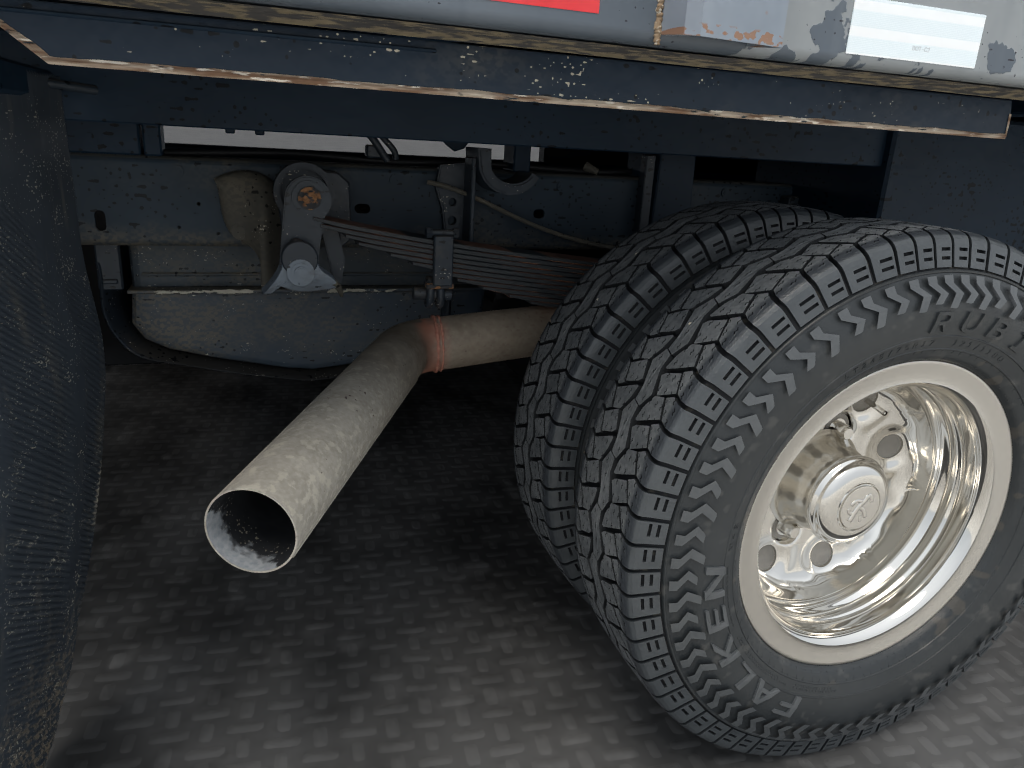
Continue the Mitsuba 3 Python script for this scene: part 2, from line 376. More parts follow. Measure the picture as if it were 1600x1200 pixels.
hb, vb = bar_mesh(0.056, 0.021), bar_mesh(0.040, 0.021)
vb.apply_transform(trimesh.transformations.rotation_matrix(pi / 2, [0, 0, 1]))
g0 = mi.ScalarTransform4f()
add('ground', trimesh.Trimesh([[-5, -0.22, 0.0], [6, -0.22, 0.0], [6, 2.75, 0.0], [-5, 2.75, 0.0]], [[0, 1, 2], [0, 2, 3]]), 'm_mat', label='dark grey basket weave rubber mat under the truck', kind='structure')
add('yard', trimesh.Trimesh([[-400, -400, -0.012], [400, -400, -0.012], [400, 400, -0.012], [-400, 400, -0.012]], [[0, 1, 2], [0, 2, 3]]), 'm_yard', label='pale concrete yard out of view beyond the dark mat', kind='structure')  # out of view; its bounce lights the underbody and shows in the chrome
add('pavement', trimesh.Trimesh([[-400, 2.9, -0.008], [400, 2.9, -0.008], [400, 400, -0.008], [-400, 400, -0.008]], [[0, 1, 2], [0, 2, 3]]), 'm_pave', label='grey pavement on the far side of the truck', kind='structure')
bars = []
for i in range(-75, 90):
    for j in range(-14, 70):
        x, y = i * 0.0555 * 1.0, j * 0.0395
        X, Y = cr * x - sr * y - 1.020, sr * x + cr * y + 0.385
        if not (-3.2 < X < 4.5 and -0.20 < Y < 2.7):
            continue
        q = np.array([X, Y, 0]) - CAM
        zc = q @ fw
        u, v = (800 + FOC * (q @ RGT) / zc, 600 + FOC * (q @ DWN) / zc) if zc > 0.1 else (-9e3, -9e3)
        vis = -30 < u < 1630 and -30 < v < 1215 and zc > 0.1
        hidden = u < 60 or (u > 905 and v < 900) or (X > -0.20 and 0.0 < Y < 0.45 and X < 0.2)
        hidden = hidden or math.hypot((u - 1375) / 380, (v - 790) / 380) < 1
        bars.append((not (vis and not hidden), zc, X, Y, (i + j) % 2))
bars.sort()
stuff = []
for n, (_, _, X, Y, odd) in enumerate(bars):
    m = (hb if odd else vb).copy()
    yw = rot + rng.normal(0, 0.03)
    m.apply_transform(trimesh.transformations.rotation_matrix(yw, [0, 0, 1]))
    m.apply_translation([X + rng.normal(0, 0.001), Y + rng.normal(0, 0.001), rng.uniform(-0.0005, 0.0003)])
    if n < 300:
        add('ground__raised_bar', m, 'm_bar', smooth=True)
    else:
        stuff.append(m)
add('ground__raised_bars', cat(stuff), 'm_bar', smooth=True, kind='stuff')

# ------------------------------------------------------------------ flatbed deck
X0, X1 = -1.32, 2.3
a = np.linspace(0, pi / 2, 6)
zb = 0.973
prof = [(-0.05, 1.12), (-0.05, zb + 0.011)] + [(-0.039 - 0.011 * math.cos(t), zb + 0.011 - 0.011 * math.sin(t)) for t in a[1:]] + [(0.028, zb - 0.0005), (0.028, zb + 0.0055), (-0.036, zb + 0.006), (-0.043, zb + 0.013), (-0.043, 1.114), (0.03, 1.114), (0.03, 1.12)]
D = T + '__deck_rail'
add(D, extrude_x(prof, X0, X1), 'm_deck', 40, label='weathered grey side rail of the flatbed with peeling paint')
lip = [(-0.030, zb - 0.0012), (0.006, zb - 0.0025), (0.024, zb - 0.0055), (0.033, zb - 0.0045), (0.033, zb + 0.004), (0.024, zb - 0.0016), (-0.028, zb - 0.0009)]
m = extrude_x(lip, X0, X1)
m = m.subdivide_to_size(0.25, max_iter=20)
m.vertices[:, 2] += (meshkit.fbm(np.c_[m.vertices[:, 0] * 55, m.vertices[:, 1] * 60, m.vertices[:, 2] * 0], 3, 2) - 0.5) * 0.004 - 0.0006
add(D + '__dirt_crust', m, 'm_dirtlip', 60, label='ochre dirt crusted on the lower lip of the deck rail')
# hanging plate with chamfered ends and worn edge
yp = 0.060
zl = 0.9225
po = [(-1.03, 0.968), (-0.985, 0.943), (-0.972, zl), (0.118, zl), (0.127, 0.950), (0.121, 0.968)]
xs = un(0, 40, 1, yp)[0], un(75, 97, 1, yp)[0], un(1570, 216, 1, yp)[0], un(1580, 180, 1, yp)[0]
po = [(xs[0] - 0.040, 0.969), (xs[0], un(0, 40, 1, yp)[2]), (xs[1], zl), (xs[2], zl), (xs[3], un(1580, 180, 1, yp)[2]), (xs[3] - 0.004, 0.969)]
HP = T + '__hanging_plate'
add(HP, plate(po, yp, yp + 0.007, 0.001), 'm_navy', label='dark navy steel plate hung below the deck rail, chipped along its lower edge')
ring = np.array(po[0:5]); inner = ring + np.array([[0.0042, 0.0042], [0.0034, 0.0042], [0.002, 0.0050], [-0.002, 0.0050], [-0.005, 0.002]])
V, Fc = [], []
N = 400
d = np.r_[0, np.cumsum(np.linalg.norm(np.diff(ring, axis=0), axis=1))]
for s in np.sort(np.r_[np.linspace(0, d[-1], N), d]):
    o = np.array([np.interp(s, d, ring[:, k]) for k in (0, 1)]); i_ = np.array([np.interp(s, d, inner[:, k]) for k in (0, 1)])
    w = 0.75 + 0.55 * meshkit.fbm(np.array([s * 40, 1.0, 2.0]), 3)
    i_ = o + (i_ - o) * w
    V += [(o[0], yp - 0.0006, o[1] - 0.0008), (o[0] * 0.5 + i_[0] * 0.5, yp - 0.0024, o[1] * 0.6 + i_[1] * 0.4), (i_[0], yp - 0.0008, i_[1]), (o[0], yp + 0.006, o[1] - 0.0008)]
n_ = len(V) // 4
for i in range(n_ - 1):
    for k, l in ((3, 0), (0, 1), (1, 2)):
        a0, b0, c0, d0 = 4 * i + k, 4 * i + l, 4 * i + 4 + l, 4 * i + 4 + k
        Fc += [(a0, c0, b0), (a0, d0, c0)]
add(HP + '__worn_edge', trimesh.Trimesh(V, Fc, process=False), 'm_edge', 50, label='rusty chipped lower edge of the hanging plate')
add(HP + '__weld_strip', cbox((xs[0] - 0.02, yp - 0.004, 0.9585), (xs[0] + 0.36, yp - 0.0004, 0.962), 0.001), 'm_beam')
# stake pocket
xa, xb = un(1045, 45, 1, -0.05)[0], un(1222, 50, 1, -0.095)[0]
SP = T + '__stake_pocket'
xl, xr, yo, zbot = -0.462, -0.3620, -0.099, 0.981
def c_pocket():
    t = 0.006
    c = 0.012
    out = [(xl, -0.049), (xl + 0.003, yo + c), (xl + 0.012, yo), (xr - 0.004, yo), (xr, yo + 0.006), (xr, -0.049)]
    inn = [(xr - t, -0.049), (xr - t, yo + 0.010), (xr - 0.010, yo + t), (xl + 0.016, yo + t), (xl + 0.010, yo + c + 0.004), (xl + t + 0.003, -0.049)]
    m = m3.CrossSection([ccw(out + inn)]).extrude(0.14)
    # slanted bottom cut
    t_ = tri(m); v = t_.vertices.copy()
    low = v[:, 2] < 0.07
    v[:, 2] += zbot
    v[low, 2] += (-0.05 - v[low, 1]) * -0.10 + (v[low, 0] - xl) * -0.02
    return trimesh.Trimesh(v, t_.faces, process=False)
m = c_pocket()
add(SP, m, 'm_post', 30, label='grey steel stake pocket welded to the deck rail, rust spots along its bottom edge')
zz = np.linspace(0.972, 1.12, 150)
wob = meshkit.fbm(np.c_[zz * 160, zz * 0, zz * 0], 3, 6) - 0.5
wm = [tube(np.c_[xl - 0.002 + wob * 0.004, np.full(150, -0.0500), zz], 0.0026 + 0.0012 * np.abs(np.sin(zz * 900)) + 0.0026 * (meshkit.fbm(np.c_[zz * 330, zz * 0 + 3, zz * 0], 3, 2) - 0.5), 10)]
add(SP + '__weld_bead', cat(wm), 'm_crust', True, label='rough rust coloured weld down the left side of the stake pocket')
# stickers
def sticker(x0, x1, z0, z1, mat, name, label, tilt=0.0):
    nx, nz = 24, 10
    g = np.array([[x0 + (x1 - x0) * i / nx, -0.0508, z0 + (z1 - z0) * j / nz] for j in range(nz + 1) for i in range(nx + 1)])
    uv = np.stack([g[:, 0] - x0, g[:, 2] - z0], 1)
    f = []
    for j in range(nz):
        for i in range(nx):
            k = j * (nx + 1) + i
            f += [(k, k + 1, k + nx + 2), (k, k + nx + 2, k + nx + 1)]
    back = g.copy(); back[:, 1] = -0.0502
    vv = np.vstack([g, back]); uv = np.vstack([uv, uv]); n0 = len(g)
    edge = [i for i in range(nx + 1)] + [(nx + 1) * j + nx for j in range(1, nz + 1)] + [(nx + 1) * nz + i for i in range(nx - 1, -1, -1)] + [(nx + 1) * j for j in range(nz - 1, 0, -1)]
    for a_, b_ in zip(edge, edge[1:] + edge[:1]):
        f += [(a_, a_ + n0, b_ + n0), (a_, b_ + n0, b_)]
    return add(name, trimesh.Trimesh(vv, f, process=False), mat, uv=uv, label=label)
WS = sticker(-0.2530, -0.0810, 0.9835, 1.0350, 'm_white', T + '__white_sticker', 'white reflective sticker with pale blue hatched bands on the deck rail')
tx = meshkit.text_mesh('DOT-C2', 0.0042, 0.0004); tx.apply_transform(np.array([[1, 0, 0, -0.171], [0, 0, -1, -0.0508], [0, 1, 0, 0.9935], [0, 0, 0, 1.0]]))
add(WS + '__lettering', tx, 'm_print', label='small grey lettering on the white sticker')
sticker(-0.78, -0.5235, 0.9915, 1.045, 'm_red', T + '__red_sticker', 'red reflective sticker at the top of the deck rail')

# deck floor, cross members and long beams
U = T + '__deck_floor'
add(U, cbox((X0, -0.042, 1.085), (X1, 2.40, 1.112), 0.003), 'm_beam')
add(T + '__deck_rail_far', cbox((X0, 2.40, 0.97), (X1, 2.45, 1.12), 0.006), 'm_beam')
add(T + '__deck_tail', cbox((X0 - 0.06, -0.05, 0.955), (X0, 2.45, 1.12), 0.006), 'm_beam')
for x in (-0.62, -0.15, 0.6, 1.1, 1.6):
    add(T + '__cross_member', cbox((x - 0.04, 0.07, 0.985), (x + 0.04, 2.39, 1.084), 0.004), 'm_beam')
LB = T + '__long_beam'
yb = 0.52
add(LB, cbox((X0 + 0.02, yb, 0.876), (X1, yb + 0.010, 0.984), 0.002), 'm_beam', label='dark navy beam running under the deck')
add(LB, cbox((X0 + 0.02, 1.85, 0.905), (X1, 1.86, 0.984), 0.002), 'm_beam')
add(LB + '__flange', cbox((X0 + 0.02, yb + 0.010, 0.876), (X1, yb + 0.055, 0.884), 0.002), 'm_beam')

# added dark panels that keep light from reaching the ground under the truck
add(T + '__added_far_blocker', cbox((-2.0, 2.30, 0.0), (X1 + 0.6, 2.33, 0.795), 0.004), 'm_black', label='added black panel closing the far side of the truck to keep light out')
add(T + '__added_rear_blocker', cbox((-1.46, 0.25, 0.08), (-1.42, 2.42, 0.955), 0.004), 'm_black', label='added black panel across the rear of the truck to keep light out')
add(T + '__added_front_blocker', cbox((1.75, 0.0, 0.18), (1.80, 2.42, 1.08), 0.004), 'm_black')  # added out of view, blocks light from the front end
# toolbox at right; its unseen lower part is extended to darken the ground
TB = T + '__tool_box'
xt = 0.384
add(TB, cbox((xt, 0.50, 0.16), (1.5, 0.92, 0.98), 0.006), 'm_beam', label='dark steel box ahead of the wheels')

# ------------------------------------------------------------------ chassis rail
FR = T + '__chassis_rail'
y0, z0, z1 = 0.770, 0.668, 0.825
rr = 0.014
aq = np.linspace(0, pi / 2, 6)
outer = [(y0 + rr - rr * math.cos(t), z0 + rr - rr * math.sin(t)) for t in aq] + [(0.845, z0), (0.845, z0 + 0.007), (y0 + 0.018, z0 + 0.007), (y0 + 0.007, z0 + 0.018), (y0 + 0.007, z1 - 0.018), (y0 + 0.018, z1 - 0.007), (0.845, z1 - 0.007), (0.845, z1)] + [(y0 + rr - rr * math.sin(t), z1 - rr + rr * math.cos(t)) for t in aq]
def xz2m(h):
    m = m3.CrossSection([ccw(h)]).extrude(0.1)
    return m.rotate([90, 0, 0]).translate([0, y0 + 0.05, 0])
mf = m3.CrossSection([ccw(outer)]).extrude(3.4)
mf = mf.transform(np.array([[0, 0, 1, -1.22], [1, 0, 0, 0], [0, 1, 0, 0]], float))
for h in (slot(-1.060, 0.712, 0.017, 0.036), slot(-0.609, 0.744, 0.030, 0.018), slot(-0.245, 0.743, 0.026, 0.019), circle(-0.823, 0.780, 0.0135), circle(-0.672, 0.788, 0.010), slot(0.31, 0.742, 0.025, 0.02), circle(-0.900, 0.745, 0.0035, 10), circle(-0.935, 0.703, 0.003, 10), circle(-0.87, 0.693, 0.003, 10)):
    mf = mf - xz2m(h)
add(FR, tri(mf), 'm_frame', 30, label='dusty blue grey chassis rail with slotted holes')
add(T + '__far_chassis_rail', cbox((-1.22, 1.62, 0.665), (2.2, 1.70, 0.826), 0.008), 'm_beam')
# blocks and brackets on the rail seen in the gap below the beam
for xa_, xb_, nm in ((-1.16, -0.9865, 'filler_block'), (-0.9815, -0.953, 'filler_block'), (-0.306, -0.270, 'filler_block'), (-0.016, 0.012, 'filler_block')):
    add(FR + '__' + nm, cbox((xa_, 0.772, 0.824), (xb_, 0.84, 0.985), 0.003), 'm_beam')
add(FR + '__filler_block', cbox((0.10, 1.64, 0.82), (2.2, 1.69, 0.985), 0.003), 'm_black')  # black block on the far rail, darkens the right end of the gap
# U bolt clamp and triangular tab in the gap
add(FR + '__gap_clamp', cat([tube(spline([(-0.60, 0.775, 0.885), (-0.585, 0.77, 0.868), (-0.572, 0.772, 0.850), (-0.560, 0.775, 0.835)], 14), 0.007, 10), tube(spline([(-0.575, 0.775, 0.885), (-0.560, 0.77, 0.866), (-0.548, 0.772, 0.852), (-0.545, 0.775, 0.838)], 14), 0.006, 10), cbox((-0.60, 0.774, 0.838), (-0.572, 0.80, 0.862), 0.003)]), 'm_iron', 40)
add(FR + '__gap_tab', plate([(-0.462, 0.888), (-0.392, 0.888), (-0.410, 0.864), (-0.428, 0.858), (-0.446, 0.870)], 0.774, 0.784), 'm_beam')
for x in (-0.84, -0.79):
    add(FR + '__gap_nub', cbox((x - 0.008, 0.774, 0.868), (x + 0.008, 0.79, 0.886), 0.002), 'm_beam')
# upright channel at the right
UB = FR + '__upright_channel'
add(UB, plate([(0.002, 0.660), (0.100, 0.660), (0.092, 0.985), (0.012, 0.985)], 0.738, 0.770, 0.003), 'm_beam', label='upright channel bolted to the chassis rail behind the tyres')
add(FR + '__rusty_flange', cbox((-0.022, 0.742, 0.70), (0.000, 0.769, 0.872), 0.002), 'm_iron')
add(FR + '__hose_nub', tube([(-0.140, 0.79, 0.842), (-0.118, 0.772, 0.832)], [0.010, 0.006], 12), 'm_ochre', True)

# gusset: a flared casting that narrows to a point below the rail
GU = FR + '__gusset'
P0 = [(-0.872, 0.790), (-0.830, 0.806), (-0.785, 0.800), (-0.752, 0.760), (-0.745, 0.700), (-0.752, 0.650), (-0.775, 0.604), (-0.796, 0.590), (-0.800, 0.640), (-0.822, 0.676), (-0.845, 0.690), (-0.862, 0.730)]
P0 = spline(P0 + P0[:1], 61)[:-1]
cen = np.array([-0.800, 0.715])
lay = []
for y, s in ((0.770, 1.0), (0.757, 0.985), (0.748, 0.93), (0.742, 0.80)):
    q = cen + (P0 - cen) * s
    yy = y - 0.030 * np.exp(-((q[:, 0] + 0.792) / 0.022) ** 2) * (1.0 if y < 0.769 else 0) * np.clip((0.80 - q[:, 1]) / 0.06, 0, 1)
    lay.append(np.stack([q[:, 0], yy, q[:, 1]], 1))
rows = []
for s in (0.62, 0.42, 0.2):
    q = cen + (P0 - cen) * s
    yy = 0.739 - 0.032 * np.exp(-((q[:, 0] + 0.792) / 0.022) ** 2) * np.clip((0.80 - q[:, 1]) / 0.06, 0, 1)
    lay.append(np.stack([q[:, 0], yy, q[:, 1]], 1))
def skin(lay, capfront=True):
    n = len(lay[0]); V = np.vstack(lay); f = []
    for i in range(len(lay) - 1):
        for j in range(n):
            a_, b_ = i * n + j, i * n + (j + 1) % n
            f += [(a_, b_, b_ + n), (a_, b_ + n, a_ + n)]
    if capfront:
        V = np.vstack([V, lay[-1].mean(0)]); k = len(V) - 1
        f += [((len(lay) - 1) * n + j, (len(lay) - 1) * n + (j + 1) % n, k) for j in range(n)]
    m = trimesh.Trimesh(V, f, process=False)
    return m
add(GU, skin(lay), 'm_ochre', 50, label='mud coloured flared gusset on the chassis rail')
add(GU + '__bolt', bolt(-0.823, 0.781, 0.752, 0.010, 0.006, False), 'm_iron', 30)
add(GU + '__bolt', bolt(-0.832, 0.702, 0.741, 0.010, 0.005, False), 'm_ochre', 30)

# spring hanger plate and shackle
SH = T + '__spring_shackle'
hp = np.asarray(Polygon(circle(-0.720, 0.770, 0.048)).union(Polygon([(-0.768, 0.77), (-0.72, 0.818), (-0.66, 0.812), (-0.640, 0.795), (-0.636, 0.70), (-0.70, 0.69), (-0.76, 0.70)])).buffer(0.006).buffer(-0.006).exterior.coords)[:-1]
add(SH + '__hanger_plate', plate(hp, 0.715, 0.770, 0.003), 'm_iron', 25)
ringm = m3.CrossSection([circle(-0.722, 0.776, 0.052, 40)]).extrude(0.03) - m3.CrossSection([circle(-0.722, 0.776, 0.041, 40)]).extrude(0.05).translate([0, 0, 0.012])
t_ = tri(ringm); v = t_.vertices
add(SH + '__hanger_ring', trimesh.Trimesh(np.stack([v[:, 0], 0.715 - v[:, 2], v[:, 1]], 1), t_.faces, process=False), 'm_iron', 30)
sp = np.asarray(Polygon(circle(-0.722, 0.772, 0.038)).union(Polygon(circle(-0.740, 0.665, 0.032))).union(Polygon([(-0.760, 0.772), (-0.684, 0.772), (-0.697, 0.74), (-0.704, 0.70), (-0.708, 0.665), (-0.772, 0.665)])).exterior.coords)[:-1]
add(SH, plate(sp, 0.604, 0.616, 0.0025), 'm_iron', 25, label='dark shackle link holding the leaf spring end')
add(SH + '__washer', bolt(-0.7215, 0.7755, 0.604, 0.0175, 0.004, False), 'm_iron', 30)
add(SH + '__bolt', bolt(-0.7205, 0.7745, 0.599, 0.0120, 0.007), 'm_rustbolt', 30, label='rusty bolt head at the top of the shackle')
# lower bracket: bell shape with spreading feet
bell = [(-0.802, 0.612), (-0.779, 0.644), (-0.768, 0.668), (-0.762, 0.688), (-0.748, 0.701), (-0.732, 0.701), (-0.718, 0.690), (-0.706, 0.660), (-0.682, 0.640), (-0.676, 0.628), (-0.700, 0.620), (-0.722, 0.617), (-0.742, 0.617), (-0.764, 0.624), (-0.776, 0.628), (-0.786, 0.618)]
bz = spline(bell + bell[:1], 70)[:-1]
Bc = np.array([-0.738, 0.658])
lay = []
for y, s in ((0.640, 1.0), (0.592, 1.0), (0.5865, 0.97), (0.585, 0.92), (0.585, 0.55), (0.585, 0.2)):
    q = Bc + (bz - Bc) * s
    lay.append(np.stack([q[:, 0], np.full(len(q), y) + 0.035 * np.clip((0.650 - q[:, 1]) / 0.05, 0, 1) ** 2, q[:, 1]], 1))
BR = T + '__shackle_bracket'
add(BR, skin(lay), 'm_grey', 40, label='pale grey bell shaped bracket below the shackle')
add(BR + '__boss', plate(circle(-0.740, 0.677, 0.030, 36), 0.5805, 0.592, 0.002), 'm_iron', 25)
add(BR + '__bolt', bolt(-0.739, 0.655, 0.5795, 0.0105, 0.007, False), 'm_grey', 30)
add(BR + '__washer', bolt(-0.7395, 0.6545, 0.5815, 0.0145, 0.002, False), 'm_grey', 30)
blob = trimesh.creation.icosphere(2, 0.0075); blob.apply_scale([1.2, 1, .8]); blob.apply_translation([-0.744, 0.592, 0.704])
add(BR + '__rust_blob', blob, 'm_rustbolt', True)
add(SH + '__side_plate', plate([(-0.700, 0.735), (-0.672, 0.735), (-0.655, 0.66), (-0.664, 0.615), (-0.676, 0.615), (-0.684, 0.66)], 0.668, 0.680, 0.002), 'm_iron')
add(SH + '__side_plate', plate([(-0.664, 0.730), (-0.620, 0.726), (-0.648, 0.690), (-0.662, 0.680)], 0.690, 0.700, 0.002), 'm_iron')
fl = tube(spline([(-0.684, 0.592, 0.636), (-0.674, 0.606, 0.622), (-0.668, 0.62, 0.606)], 8), [0.006, 0.006, 0.006, 0.006, 0.005, 0.005, 0.004, 0.003], 10)
add(BR + '__foot', fl, 'm_ochre', True)

# leaf spring
LS = T + '__leaf_spring'
labels[LS] = {'label': 'stacked leaf spring with rust between its leaves'}
from scipy.interpolate import CubicSpline
topz = CubicSpline([-0.72, -0.489, -0.214, 0.0, 0.2], [0.7455, 0.706, 0.673, 0.655, 0.655])
starts = [-0.715, -0.703, -0.662, -0.640, -0.585, -0.545, -0.505, -0.462, -0.412, -0.360, -0.315]
for k, xs_ in enumerate(starts):
    n = 40
    x = np.linspace(xs_, 0.15, n)
    th = 0.0079
    zt = topz(x) - k * 0.0089
    w0, w1 = 0.600 + rng.uniform(-0.0012, 0.0012), 0.676
    tp = np.clip((x - xs_) / 0.03, 0.35, 1)
    thx = th * (0.55 + 0.45 * tp)
    sec = np.array([[0, 1], [0.0012, 1.12], [1, 1.12], [1, -0.0], [0.0012, -0.0]])
    V, UV = [], []
    for i in range(n):
        for yy, hh in ((w0 + 0.0015, 0.0), (w0, 0.14), (w0, 0.86), (w0 + 0.0015, 1.0), (w1, 1.0), (w1, 0.0)):
            V.append((x[i], yy, zt[i] - hh * thx[i])); UV.append((x[i], hh))
    f = []
    for i in range(n - 1):
        for j in range(6):
            a_, b_ = i * 6 + j, i * 6 + (j + 1) % 6
            f += [(a_, b_ + 6, b_), (a_, a_ + 6, b_ + 6)]
    for base in (0, (n - 1) * 6):
        f += [(base, base + j, base + j + 1) if base else (base, base + j + 1, base + j) for j in range(1, 5)]
    add(LS + '__leaf', trimesh.Trimesh(V, f, process=False), 'm_leaf', uv=np.array(UV))
eye = m3.CrossSection([circle(-0.715, 0.7285, 0.021, 28)]).extrude(0.074) - m3.CrossSection([circle(-0.715, 0.7285, 0.010, 20)]).extrude(0.2).translate([0, 0, -0.05])
t_ = tri(eye); v = t_.vertices
add(LS + '__spring_eye', trimesh.Trimesh(np.stack([v[:, 0], 0.690 - v[:, 2], v[:, 1]], 1), t_.faces, process=False), 'm_iron', 30)
add(LS + '__clip', cbox((-0.510, 0.588, 0.628), (-0.475, 0.5995, 0.718), 0.002), 'm_iron', label='grey clip round the leaf spring')
add(LS + '__clip_bolt', cat([tube([(-0.520, 0.60, 0.722), (-0.465, 0.60, 0.722)], 0.0055, 12), tube([(-0.523, 0.60, 0.722), (-0.513, 0.60, 0.722)], 0.010, 6), tube([(-0.474, 0.60, 0.722), (-0.465, 0.60, 0.722)], 0.009, 6)]), 'm_iron', 30)
cl = []
for q, (zz, r_) in enumerate(((0.612, 0.023), (0.608, 0.019))):
    th = np.linspace(-0.4, 2 * pi - 0.9, 30)
    cl.append(tube(np.stack([-0.512 + q * 0.020 + 0 * th, 0.615 + r_ * 0.55 * np.cos(th), zz + r_ * np.sin(th)], 1), 0.0075, 10))
cl.append(tube([(-0.540, 0.62, 0.61), (-0.47, 0.62, 0.607)], 0.012, 14))
add(LS + '__rebound_roller', cat(cl), 'm_iron', 40, label='rusty roller below the spring clip')
rb = cbox((-0.522, 0.592, 0.622), (-0.470, 0.606, 0.632), 0.002)
add(LS + '__clip_foot', rb, 'm_rustbolt')

# bump stop cradle, rib brackets and brake line
BS = T + '__bump_stop'
th = np.linspace(pi * 1.0, pi * 1.86, 22)
arc = [(-0.338 + 0.044 * math.cos(t), 0.842 + 0.036 * math.sin(t)) for t in th]
arc_o = [(-0.342 + 0.064 * math.cos(t), 0.845 + 0.060 * math.sin(t)) for t in th]
poly = arc_o + arc[::-1]
poly = [(-0.408, 0.868)] + arc_o[1:] + arc[::-1][:-1] + [(-0.382, 0.868)]
add(BS, plate(poly, 0.680, 0.772, 0.004), 'm_iron', 30, label='curved bump stop cradle above the leaf spring')
add(FR + '__rib_bracket', plate([(-0.462, 0.832), (-0.412, 0.838), (-0.398, 0.80), (-0.408, 0.69), (-0.448, 0.685), (-0.456, 0.75), (-0.470, 0.79)], 0.752, 0.7695, 0.003, holes=(circle(-0.436, 0.727, 0.009), circle(-0.436, 0.763, 0.008))), 'm_iron', 25)
add(FR + '__rib_bracket', cbox((-0.414, 0.700, 0.69), (-0.405, 0.752, 0.85), 0.002), 'm_iron')
add(FR + '__patch_plate', plate([(-0.402, 0.805), (-0.300, 0.800), (-0.310, 0.745), (-0.305, 0.68), (-0.400, 0.680)], 0.762, 0.7695, 0.002), 'm_frame')
add(T + '__brake_line', tube(spline([(-0.490, 0.742, 0.800), (-0.42, 0.735, 0.783), (-0.30, 0.735, 0.735), (-0.18, 0.74, 0.697), (-0.08, 0.75, 0.678), (0.02, 0.75, 0.675)], 40), 0.0045, 10), 'm_ochre', True, label='thin brake line running down along the chassis rail')

add(FR + '__greasy_stub', cat([cbox((0.352, 0.735, 0.742), (0.380, 0.770, 0.800), 0.004), tube([(0.366, 0.738, 0.775), (0.366, 0.722, 0.775)], 0.010, 6), tube([(0.360, 0.74, 0.752), (0.352, 0.72, 0.735)], 0.008, 8)]), 'm_iron', 30)
for x, z in ((-0.548, 0.800), (-0.548, 0.690), (-0.200, 0.800), (-0.200, 0.690), (-0.93, 0.80), (0.20, 0.80)):
    add(FR + '__rivet', bolt(x, z, 0.7695, 0.0062, 0.003, False), 'm_frame', 30)
hose = spline([(-1.1, 0.83, 0.836), (-0.9, 0.815, 0.831), (-0.72, 0.82, 0.838), (-0.55, 0.812, 0.832), (-0.40, 0.818, 0.836), (-0.2, 0.81, 0.832), (0.0, 0.82, 0.836)], 60)
add(T + '__cable_loom', tube(hose, 0.0062, 10), 'm_black', True)

# axle
add(T + '__axle', cat([tube([(0, 0.30, HUB), (0, 2.0, HUB)], 0.062, 24), ]), 'm_black', 30)
s = trimesh.creation.icosphere(3, 0.19); s.apply_translation([0, 1.2, HUB])
add(T + '__axle__differential', s, 'm_black', True)

# ------------------------------------------------------------------ fuel tank
TK = T + '__fuel_tank'
labels[TK] = {'label': 'dirty blue grey fuel tank with a flaking seam below the chassis rail'}
low = [(-1.040, 0.566), (-1.046, 0.500), (-1.026, 0.468), (-0.985, 0.446), (-0.900, 0.424), (-0.760, 0.396), (-0.700, 0.390), (-0.640, 0.396), (-0.540, 0.410), (-0.40, 0.412), (-0.345, 0.430), (-0.322, 0.470), (-0.315, 0.566)]
def layers(pts, ys, cen):
    P = np.asarray(pts, float)
    return [np.stack([(cen[0] + (P[:, 0] - cen[0]) * s), np.full(len(P), y), (cen[1] + (P[:, 1] - cen[1]) * s)], 1) for y, s in ys]
def dense(pts, step=0.02):
    out = []
    for a_, b_ in zip(pts, pts[1:] + pts[:1]):
        n = max(1, int(math.hypot(b_[0] - a_[0], b_[1] - a_[1]) / step))
        out += [(a_[0] + (b_[0] - a_[0]) * i / n, a_[1] + (b_[1] - a_[1]) * i / n) for i in range(n)]
    return out
cn = (-0.68, 0.50)
lm = skin(layers(dense(low), [(1.5, 1.0), (0.905, 1.0), (0.889, 0.992), (0.880, 0.972), (0.874, 0.93), (0.871, 0.84), (0.869, 0.6), (0.868, 0.3)], cn))
add(TK + '__lower_shell', lm, 'm_tank', 22)
up = [(-1.040, 0.70), (-1.040, 0.568), (-0.315, 0.568), (-0.315, 0.70)]
um = skin(layers(dense(up), [(1.5, 1.0), (0.915, 1.0), (0.903, 0.985), (0.897, 0.95), (0.894, 0.6), (0.893, 0.3)], (-0.68, 0.64)))
add(TK + '__upper_shell', um, 'm_tank_up', 22)
m = cbox((-1.044, 0.866, 0.563), (-0.312, 1.5, 0.570), 0.0015)
add(TK + '__seam', m, 'm_tank', label='flattened seam between the halves of the fuel tank')
ch = []
for k in range(70):
    x = rng.choice([rng.uniform(-1.0, -0.80), rng.uniform(-0.68, -0.53), rng.uniform(-0.66, -0.56), rng.uniform(-0.88, -0.82)])
    c0 = np.array([x, 0.8655, 0.566 + rng.normal(0, 0.0012)])
    q = [(rng.uniform(-1, 1) * 0.011, rng.uniform(-1, 1) * 0.0032) for _ in range(7)]
    P = Polygon(q).convex_hull
    if P.area < 4e-6: continue
    pm = plate([(c0[0] + u, c0[2] + w) for u, w in list(P.exterior.coords)[:-1]], c0[1] - 0.0012, c0[1] + 0.001, 0.0003)
    ch.append(pm)
bsdf('m_flake', lambda p, n, uv: mix((0.34, 0.32, 0.26), (0.60, 0.57, 0.48), F(p, 120, 2)), 0.8, 0.3)
add(TK + '__paint_flakes', cat(ch), 'm_flake', kind='stuff')
# groove bands pressed into the upper shell
add(TK + '__pressed_rib', cbox((-1.02, 0.8905, 0.592), (-0.33, 0.897, 0.600), 0.003), 'm_tank_up')
